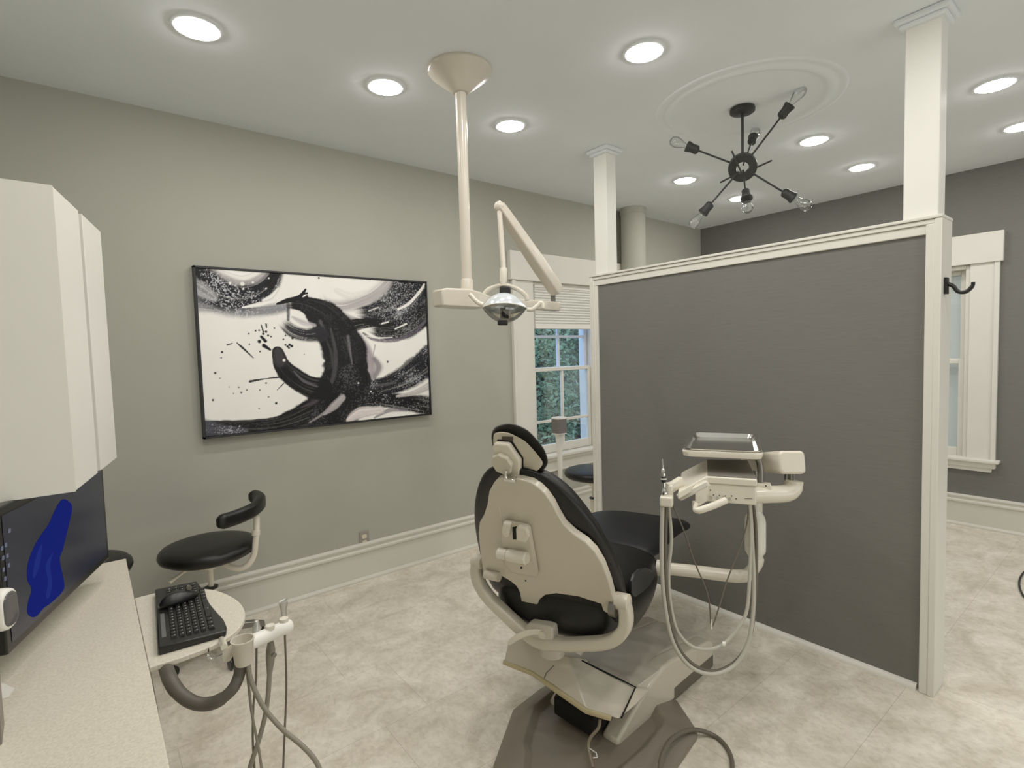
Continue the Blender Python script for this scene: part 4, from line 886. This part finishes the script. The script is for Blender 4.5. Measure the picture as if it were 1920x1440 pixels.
mb = MB(); mb.tube([b0-bdv*.012, b0-bdv*.004, b0+bdv*.08, b1], [.88, 1, 1, .80], sect=sec, up=EZ); mb.build('flex_arm', M_plast2, du, bevel=.003)
MB().tube([AD(2.55, 1416, 905), AD(2.55, 1416, 870)], .012, n=14).build('rear_spindle', M_gmetal, du)
# head
ZT = 1.035
hA, hB, hC, hD = AZ(ZT, 1325, 893), AZ(ZT, 1420, 899), AZ(ZT, 1403, 863), AZ(ZT, 1324, 862)
hE, hF = AZ(ZT-.045, 1277, 886), AZ(ZT-.03, 1271, 923)
dz = V((0, 0, -.03)); dz2 = V((0, 0, -.098))
mb = MB(); mb.add([hA, hB, hC, hD, hE, hF]+[p+dz for p in (hA, hB, hC, hD, hE, hF)], [(0, 1, 2, 3), (0, 3, 4, 5), (6, 9, 8, 7), (6, 11, 10, 9), (0, 6, 7, 1), (1, 7, 8, 2), (2, 8, 9, 3), (3, 9, 10, 4), (4, 10, 11, 5), (5, 11, 6, 0)])
mb.build('head_lid', M_plast2, du, bevel=.006, seg=3)
ins = lambda p, k=.96: (hA+hB+hC+hD)/4+(p-(hA+hB+hC+hD)/4)*k
mb = MB(); mb.prism([ins(p)+V((0, 0, .0035)) for p in (hA, hB, hC, hD)], (0, 0, -.003)); mb.build('lid_mat', mat('grey_lid_mat', (112, 109, 101), .55), du, bevel=.001)
A2, B2, C2, D2 = [ins(p, .97)+dz for p in (hA, hB, hC, hD)]
A3 = AZ(.935, 1300, 945); L2_ = A2+(hE-hD)*.35
mb = MB(); bot = V((0, 0, -.075))
mb.prism([A2, B2, C2, D2, D2+(hE-hD)*.4, A2+(hF-hA)*.45], bot); mb.build('control_body', M_plast2, du, bevel=.006, seg=3)
fn = (B2-A2).normalized(); fnn = V((fn.y, -fn.x, 0))
def onface(x, y, d=0): return AP(A2+fnn*d, fnn, x, y)
for x, y, r in ((1333, 933, .006), (1345, 933.5, .006), (1368, 935, .006), (1357, 932, .005)):
    MB().tube([onface(x, y, -.002), onface(x, y, .006)], r, n=14).build('control_knob', M_steel, du)
for x, y in ((1332, 919), (1338, 928), (1349, 929), (1360, 930), (1372, 930), (1380, 935)):
    MB().tube([onface(x, y, -.002), onface(x, y, .0015)], .0025, n=8).build('indicator_dot', M_gap, du)
MB().prism([onface(x, y, .0004) for x, y in ((1396, 934), (1411, 934.6), (1411, 935.8), (1396, 935.2))], fnn*.0006).build('nameplate', M_hoseB, du)
# touch pad
tA, tB, tC, tD = AD(2.05, 1326, 901), AD(2.09, 1271, 930), AD(2.08, 1277, 940), AD(2.04, 1333, 911)
MB().prism([tA, tB, tC, tD], cf*.03).build('touch_pad', M_plast2, du, bevel=.004, seg=3)
def i_(a, b): return (tA.lerp(tB, a)).lerp(tD.lerp(tC, a), b)-cf*.0008
MB().prism([i_(.08, .15), i_(.93, .15), i_(.93, .72), i_(.08, .72)], -cf*.0008).build('pad_face', mat('pale_pad', (206, 203, 190), .35), du)
# grip handle
MB().tube(catmull([AD(2.04, 1306, 944), AD(2.03, 1303, 954), AD(2.02, 1310, 957), AD(2.02, 1335, 949), AD(2.03, 1361, 938)], 5), [.009]*6+[.011]*4+[.0135]*11, n=14).build('grip_handle', M_plast2, du)
MB().tube([AD(2.06, 1304, 940), AD(2.06, 1304, 950)], .013, n=14).build('grip_joint', M_plast, du)
# instrument holder
hA_ = [AD(2.06, 1248, 917), AD(2.08, 1260, 913), AD(2.10, 1278, 902)]
MB().tube(hA_, [1, .8, .8], sect=rrect(.024, .016, .006, 3), up=EZ).build('holder_arm', M_plast2, du, bevel=.002)
MB().obox(AD(2.04, 1250, 939), (E_, G_, EZ), (.024, .022, .020)).build('instrument_holder', M_plast2, du, bevel=.007, seg=3)
MB().obox(AD(2.06, 1257, 921), (E_, G_, EZ), (.010, .018, .026)).build('holder_clip', M_plast2, du, bevel=.005)
# bottle
bx = AD(2.24, 1416, 1000)
zt_, zb3 = AD(2.24, 1417, 944).z, AD(2.24, 1416, 1047).z
MB().lathe((bx.x, bx.y, 0), [(.0, zb3), (.024, zb3), (.030, zb3+.012), (.0405, zb3+.03), (.0415, zb3+.06), (.0415, zt_-.075), (.038, zt_-.055), (.026, zt_-.035), (.019, zt_-.028), (.019, zt_-.01), (.023, zt_-.008), (.023, zt_+.012), (.0, zt_+.012)], n=32).build('water_bottle', mat('translucent_bottle', (226, 226, 214), .35), du)
# tray bracket and rim support
TZ = 1.13
tc4 = [V((1.914, 1.268, 0)), V((2.048, 1.003, 0)), V((2.462, 1.242, 0)), V((2.331, 1.497, 0))]
tcx = sum(tc4, V((0, 0, 0)))/4; TL, TW = .236, .148
tG = V((.876, .481, 0)).normalized(); tE = V((.451, -.893, 0)); tE = (tE-tG*tE.dot(tG)).normalized()
def tring(w_, l_, r, z): return [tcx+tE*a+tG*b+EZ*z for a, b in rrect(w_, l_, r, 6)]
MB().loft([tring(TW-.028, TL-.028, .022, TZ-.0185), tring(TW-.010, TL-.010, .028, TZ-.0165), tring(TW+.003, TL+.003, .035, TZ-.001), tring(TW+.006, TL+.006, .036, TZ-.008), tring(TW+.002, TL+.002, .034, TZ-.026), tring(TW-.01, TL-.01, .03, TZ-.030)]).build('tray_holder', M_plast2, du)
pz = AD(2.16, 1424, 905)
MB().tube(catmull([AD(2.14, 1405, 852)+V((0, 0, -.01)), AD(2.15, 1418, 857), AD(2.155, 1424, 868), AD(2.155, 1426, 885), AD(2.155, 1426, 908)], 5), .0125, n=16).build('tray_post', M_gmetal, du)
MB().obox(AD(2.14, 1432, 911), (E_, G_, EZ), (.026, .02, .011)).build('post_clamp', M_plast2, du, bevel=.003)
MB().tube([AD(2.12, 1436, 911), AD(2.118, 1436, 911)], .003, n=8).build('screw_hole', M_gap, du)
tr = thing('instrument_tray', 'empty shiny stainless steel tray on top of the delivery unit', 'tray', tuple(tcx+EZ*TZ))
MB().loft([tring(TW, TL, .032, TZ+.0005), tring(TW+.002, TL+.002, .033, TZ+.006), tring(TW-.003, TL-.003, .031, TZ+.007), tring(TW-.012, TL-.012, .028, TZ+.002), tring(TW-.018, TL-.018, .026, TZ-.012), tring(TW-.024, TL-.024, .024, TZ-.016)], cap=False).build('tray_rim', M_steel, tr, angle=50)
MB().loft([tring(TW-.024, TL-.024, .024, TZ-.016), tring(TW-.03, TL-.03, .022, TZ-.0165)]).build('tray_floor', M_steel, tr)
# handpiece hoses hung from the unit
HG = 'hoses hanging from the delivery unit'
def hose(pts, d0, d1, r, m_, label, cat='hose', name='instrument_hose', group=HG, n=6, fl=False):
    N = len(pts); P_ = [AD(d0+(d1-d0)*i/(N-1), *p) for i, p in enumerate(pts)]
    if fl:
        q_ = P_[-1]; e_ = P_[-1]-P_[-2]; e_.z = 0; e_ = e_.normalized() if e_.length > 1e-4 else V((-1, 0, 0))
        P_ += [V((q_.x, q_.y, q_.z*.45))+e_*.02, V((q_.x, q_.y, .05))+e_*.05, V((q_.x, q_.y, r+.001))+e_*.11, V((q_.x, q_.y, r+.001))+e_*.2]
    o = MB().tube(catmull(P_, n), r, n=12).build(name, m_); return tag(o, label, cat, group)
hose([(1242, 950), (1240.5, 1039), (1245, 1122), (1260.5, 1200), (1291, 1247), (1333, 1264), (1374, 1250), (1399, 1214), (1410.5, 1164), (1413.5, 1094), (1410, 1010), (1406.5, 944)], 2.04, 2.16, .0078, M_hoseL, 'longest light grey hose looping lowest under the delivery unit')
hose([(1249, 950), (1247.5, 1067), (1254, 1150), (1272, 1214), (1306, 1250), (1345, 1258), (1385, 1235), (1407, 1190), (1415, 1130), (1418, 1039), (1416, 980), (1411, 944)], 2.06, 2.18, .0072, M_hoseB, 'brown grey hose just inside the longest light hose loop')
hose([(1254, 950), (1259, 1011), (1254, 1067), (1256, 1122), (1269, 1180), (1296, 1211), (1330, 1217), (1358, 1206), (1385, 1175), (1401, 1141), (1406, 1067), (1408, 1000), (1405, 944)], 2.07, 2.14, .0066, M_hoseL, 'shorter light grey hose with the higher loop and small clip')
hose([(1262, 948), (1283, 997), (1302, 1053), (1324, 1105), (1331, 1140), (1333, 1172), (1337, 1172), (1347, 1142), (1363, 1089), (1385, 1033), (1400, 985), (1404, 944)], 2.05, 2.14, .0028, M_hoseB, 'thin dark cord hanging in a V between the thicker hoses')
p = AD(2.10, 1357.5, 1207); MB().tube([p-E_*.006, p+E_*.006], .009, n=12).build('hose_clip', M_whiteP, [o for o in bpy.data.objects if o.name == 'instrument_hose.002'][0])
MB().tube([AD(2.09, 1333, 1160), AD(2.09, 1334, 1179)], .0045, n=10).build('hose_weight', M_steel, [o for o in bpy.data.objects if o.name == 'instrument_hose.003'][0])
hpc = thing('dental_handpiece', 'slim steel handpiece with black rings standing in the unit holder', 'dental handpiece', tuple(AD(2.04, 1246, 930)))
a, b = AD(2.04, 1246.5, 934), AD(2.05, 1242, 861); d = b-a
def hp_(t): return a+d*t
MB().tube([hp_(0), hp_(.08), hp_(.18), hp_(.22), hp_(.3), hp_(.42)], [.006, .010, .011, .007, .006, .007], n=16).build('steel_body', M_chrome, hpc)
MB().tube([hp_(.40), hp_(.44), hp_(.46), hp_(.50), hp_(.54), hp_(.56)], [.008, .0105, .0105, .0105, .0105, .008], n=16).build('black_ring', M_black, hpc)
MB().tube([hp_(.475), hp_(.51)], .0112, n=16).build('white_ring', M_whiteP, hpc)
MB().tube([hp_(.56), hp_(.6), hp_(.74), hp_(.76), hp_(.98), hp_(1)], [.008, .0088, .007, .0042, .003, .002], n=16).build('nozzle', M_steel, hpc)

# ------------------------------------------------------------------ assistant's instrument bar below the desk leaf
asu = thing('assistant_instrument_bar', 'white instrument bar with small cup below the rounded side leaf', 'instrument holder', tuple(AD(1.45, 470, 1210)))
r0, r1 = AD(1.43, 452, 1213), AD(1.56, 546, 1171); rd = (r1-r0).normalized()
mb = MB(); mb.tube([r0, r1-rd*.012, r1-rd*.004, r1], [.0195, .0195, .017, .009], n=24); mb.build('holder_rod', M_whiteP, asu)
for x, y in ((481, 1192), (507, 1181), (533, 1168)):
    p = AD(1.5, x, y+4); MB().tube([p+EZ*.010, p+EZ*.0200], .012, n=16).build('holder_socket', M_plast2, asu)
cc_ = AD(1.40, 456, 1222)
MB().lathe(cc_, [(.0, -.032), (.020, -.032), (.022, -.026), (.027, .030), (.029, .032), (.029, .035), (.026, .035), (.020, .0), (.0, -.006)], n=32).build('solids_cup', M_lid, asu)
MB().tube([AD(1.42, 440, 1213), AD(1.42, 428, 1224), AD(1.42, 424, 1236)], [.012, .015, .012], n=16).build('joint', M_plast2, asu)
MB().tube(catmull([AZ(.712, 392, 1207), AD(1.42, 391, 1226), AD(1.42, 393, 1234), AD(1.42, 403, 1235), AD(1.41, 426, 1223)], 5), .0035, n=10).build('wire_bracket', M_chrome, asu)
MB().tube([AZ(.714, 413, 1192), AD(1.44, 421, 1214)], .009, n=12).build('mount_post', M_plast2, asu)
AG = 'hoses below the instrument bar'
def ah(pts, d0, d1, r, m_, label, name='suction_hose'): return hose(pts, d0, d1, r, m_, label, 'hose', name, AG, fl=pts[-1][1] > 1460)
pz_ = [AZ(.708, 312, 1249)]
o = MB().tube(catmull([AZ(.712, 310, 1247), AD(1.40, 318, 1272), AD(1.38, 334, 1297), AD(1.37, 358, 1315), AD(1.37, 384, 1320.5), AD(1.37, 411, 1313), AD(1.38, 436, 1292), AD(1.40, 448, 1267), AD(1.40, 451, 1244)], 6), [.0175]*12+[.0165]*20+[.0145]*17, n=16).build('suction_hose', M_hoseD)
tag(o, 'thick dark corrugated hose hanging in a U under the side leaf', 'hose', AG)
ah([(465, 1236), (469, 1270), (482, 1303), (500, 1334), (532, 1369.6), (565, 1396.7), (590, 1424), (602, 1450), (612, 1490)], 1.40, 1.36, .0062, M_hoseG, 'grey hose sweeping diagonally right from the small cup')
ah([(461, 1238), (466, 1284), (472, 1336), (480, 1378), (486, 1410), (491, 1445), (496, 1490)], 1.41, 1.38, .0034, M_hoseG, 'thin grey hose falling straight from the small cup')
ah([(481, 1205), (480, 1274), (475, 1326), (474, 1388), (477, 1440), (478, 1490)], 1.50, 1.48, .0030, M_hoseB, 'thin dark hose under the leftmost holder of the bar')
ah([(505.5, 1258), (502.5, 1305), (496, 1347), (484, 1392), (472, 1428), (462, 1465), (455, 1490)], 1.52, 1.46, .0066, M_hoseG, 'grey suction hose under the middle holder curving left')
ah([(534, 1186), (537, 1284), (534, 1367), (531, 1440), (530, 1490)], 1.56, 1.54, .0030, M_hoseB, 'thin dark hose under the rightmost holder of the bar')
ah([(281, 1262), (288, 1300), (297, 1350), (306, 1400), (317, 1445), (326, 1490)], 1.42, 1.20, .0030, M_hoseB, 'thin dark cord hanging along the counter front edge', 'hanging_cord')
ah([(290, 1384), (296, 1396), (297, 1415), (296, 1440)], 1.30, 1.25, .006, M_hoseG, 'short grey hose loop peeking out under the counter edge')
ah([(296, 1416), (306, 1425), (311, 1440), (312, 1470)], 1.25, 1.2, .0065, M_hoseB, 'short brown hose loop peeking out lowest under the counter edge')
IG = None
sy = thing('air_water_syringe', 'chrome air water syringe upright at the right end of the white bar', 'syringe', tuple(AD(1.56, 533, 1170)))
a, b = AD(1.56, 533.5, 1172), AD(1.56, 531, 1128); d = b-a
MB().tube([a, a+d*.1, a+d*.7, a+d*.85, a+d*1.0], [.007, .0075, .0085, .012, .0125], n=16).build('syringe_body', mat('satin_steel', (190, 188, 182), .35, metal=.6), sy)
MB().obox(b+EZ*.002, (rd, cf, EZ), (.0125, .008, .005)).build('trigger', MATS['satin_steel'], sy, bevel=.003)
ev = thing('suction_handpiece', 'grey suction handpiece in the middle holder of the white bar', 'suction handpiece', tuple(AD(1.52, 507, 1190)))
MB().tube([AD(1.53, 508, 1170), AD(1.53, 508, 1192)], .0065, n=16).build('tip_tube', M_steel, ev)
MB().tube([AD(1.53, 507.7, 1198), AD(1.53, 507.7, 1206), AD(1.53, 507.5, 1218), AD(1.525, 507, 1234), AD(1.52, 506, 1252), AD(1.52, 505.5, 1262)], [.006, .009, .0125, .0125, .009, .0075], n=18).build('valve_body', M_hoseG, ev)
MB().tube([AD(1.505, 512, 1227), AD(1.50, 515, 1229)], .0065, n=12).build('valve_knob', M_gmetal, ev)
sj = thing('saliva_ejector', 'small metal saliva ejector stub in the leftmost holder of the white bar', 'saliva ejector', tuple(AD(1.49, 481, 1180)))
MB().tube([AD(1.49, 480.5, 1196), AD(1.49, 480.5, 1176), AD(1.49, 481, 1172), AD(1.49, 481, 1164), AD(1.49, 481, 1163)], [.010, .0105, .008, .006, .004], n=16).build('ejector_body', MATS['satin_steel'], sj)

# black cable loop at the right edge
o = MB().tube(catmull([AZ(.008, 1950, 1066), AZ(.008, 1925, 1070), AZ(.008, 1915, 1080), AZ(.008, 1911, 1093), AZ(.008, 1914, 1108), AZ(.008, 1925, 1122), AZ(.008, 1960, 1135)], 6), .006, n=10).build('power_cable', M_black)
tag(o, 'black cable loop on the floor at the right edge of the photo', 'cable')

# ------------------------------------------------------------------ outdoors
struct(MB().box(-2, 16, Y1+.25, 14, -.75, -.65).build('ground', mat('dark_lawn', (52, 62, 44), .95, noise=.4, nscale=3)), 'dark lawn outside the left window', 'ground')
def leaf_mat(name, c1, c2):
    return mat(name, c1, .6, rgb2=c2, nscale=2.2)
LM = [leaf_mat('pale_green_leaves', (164, 184, 140), (92, 118, 86)), leaf_mat('dark_green_leaves', (84, 112, 84), (44, 64, 52)), leaf_mat('mid_green_leaves', (130, 156, 126), (70, 96, 76))]
def bush(x, y, z0, hgt, rad, m_, label, nl, seed):
    rn = random.Random(seed); t = thing('garden_tree', label, 'tree', (x, y, z0), 'trees outside the left window')
    MB().tube([(x, y, z0), (x+.03, y, z0+hgt*.6)], [.06, .03], n=8).build('trunk', M_hoseB, t)
    mb = MB(); vs = []; fs = []
    for i in range(nl):
        a = rn.uniform(0, 2*PI); h = rn.random(); rr = rad*math.sqrt(rn.uniform(.15, 1))*(.55+.45*math.sin(PI*min(1, h*.9+.1)))
        c_ = V((x+rr*math.cos(a), y+rr*math.sin(a), z0+.1+h*hgt)); s_ = rn.uniform(.028, .06)
        d1 = V((rn.gauss(0, 1), rn.gauss(0, 1), rn.gauss(-.3, .7))).normalized(); d2 = d1.cross(V((rn.gauss(0, 1), rn.gauss(0, 1), rn.gauss(0, 1)))).normalized()
        k = len(vs); vs += [c_-d1*s_, c_+d2*s_*.45, c_+d1*s_, c_-d2*s_*.45]; fs.append((k, k+1, k+2, k+3))
    mb.add(vs, fs); me = mb.build('foliage', m_, t, angle=180)
hg = thing('garden_hedge', 'tall dark green hedge closing the view outside the left window', 'hedge', (7.5, 8.6, -.65))
rn = random.Random(5); mb = MB(); vs = []; fs = []
for i in range(16000):
    c_ = V((rn.uniform(3.5, 11.5), 8.15+abs(rn.gauss(0, .16)), rn.uniform(-.6, 3.6))); c_.y += .12*math.sin(c_.x*5)+.1*math.sin(c_.z*6+c_.x*3); s_ = rn.uniform(.035, .075)
    d1 = V((rn.gauss(0, 1), rn.gauss(0, 1), rn.gauss(-.3, .7))).normalized(); d2 = d1.cross(V((rn.gauss(0, 1), rn.gauss(0, 1), rn.gauss(0, 1)))).normalized()
    k = len(vs); vs += [c_-d1*s_, c_+d2*s_*.5, c_+d1*s_, c_-d2*s_*.5]; fs.append((k, k+1, k+2, k+3))
mb.add(vs, fs).build('foliage', LM[1], hg, angle=180)
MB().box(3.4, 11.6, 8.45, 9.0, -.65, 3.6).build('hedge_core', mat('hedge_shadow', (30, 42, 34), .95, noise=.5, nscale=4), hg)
bush(5.35, 6.3, -.65, 3.3, .80, LM[0], 'pale leafy tree outside, seen in the left half of the window', 6500, 1)
bush(7.05, 6.6, -.65, 3.0, .80, LM[2], 'mid green leafy tree outside, seen in the right half of the window', 6500, 2)
wl = bpy.data.worlds.new('dusk_sky'); sc.world = wl; wl.use_nodes = True
bg = wl.node_tree.nodes['Background']; bg.inputs['Color'].default_value = lin((168, 196, 236)); bg.inputs['Strength'].default_value = 2.5

sc.view_settings.view_transform = 'Standard'; sc.view_settings.look = 'None'; sc.view_settings.exposure = .14; sc.view_settings.gamma = 1.12
sc.cycles.use_denoising = True
sc.cycles.max_bounces = 10; sc.cycles.diffuse_bounces = 5; sc.cycles.transparent_max_bounces = 16
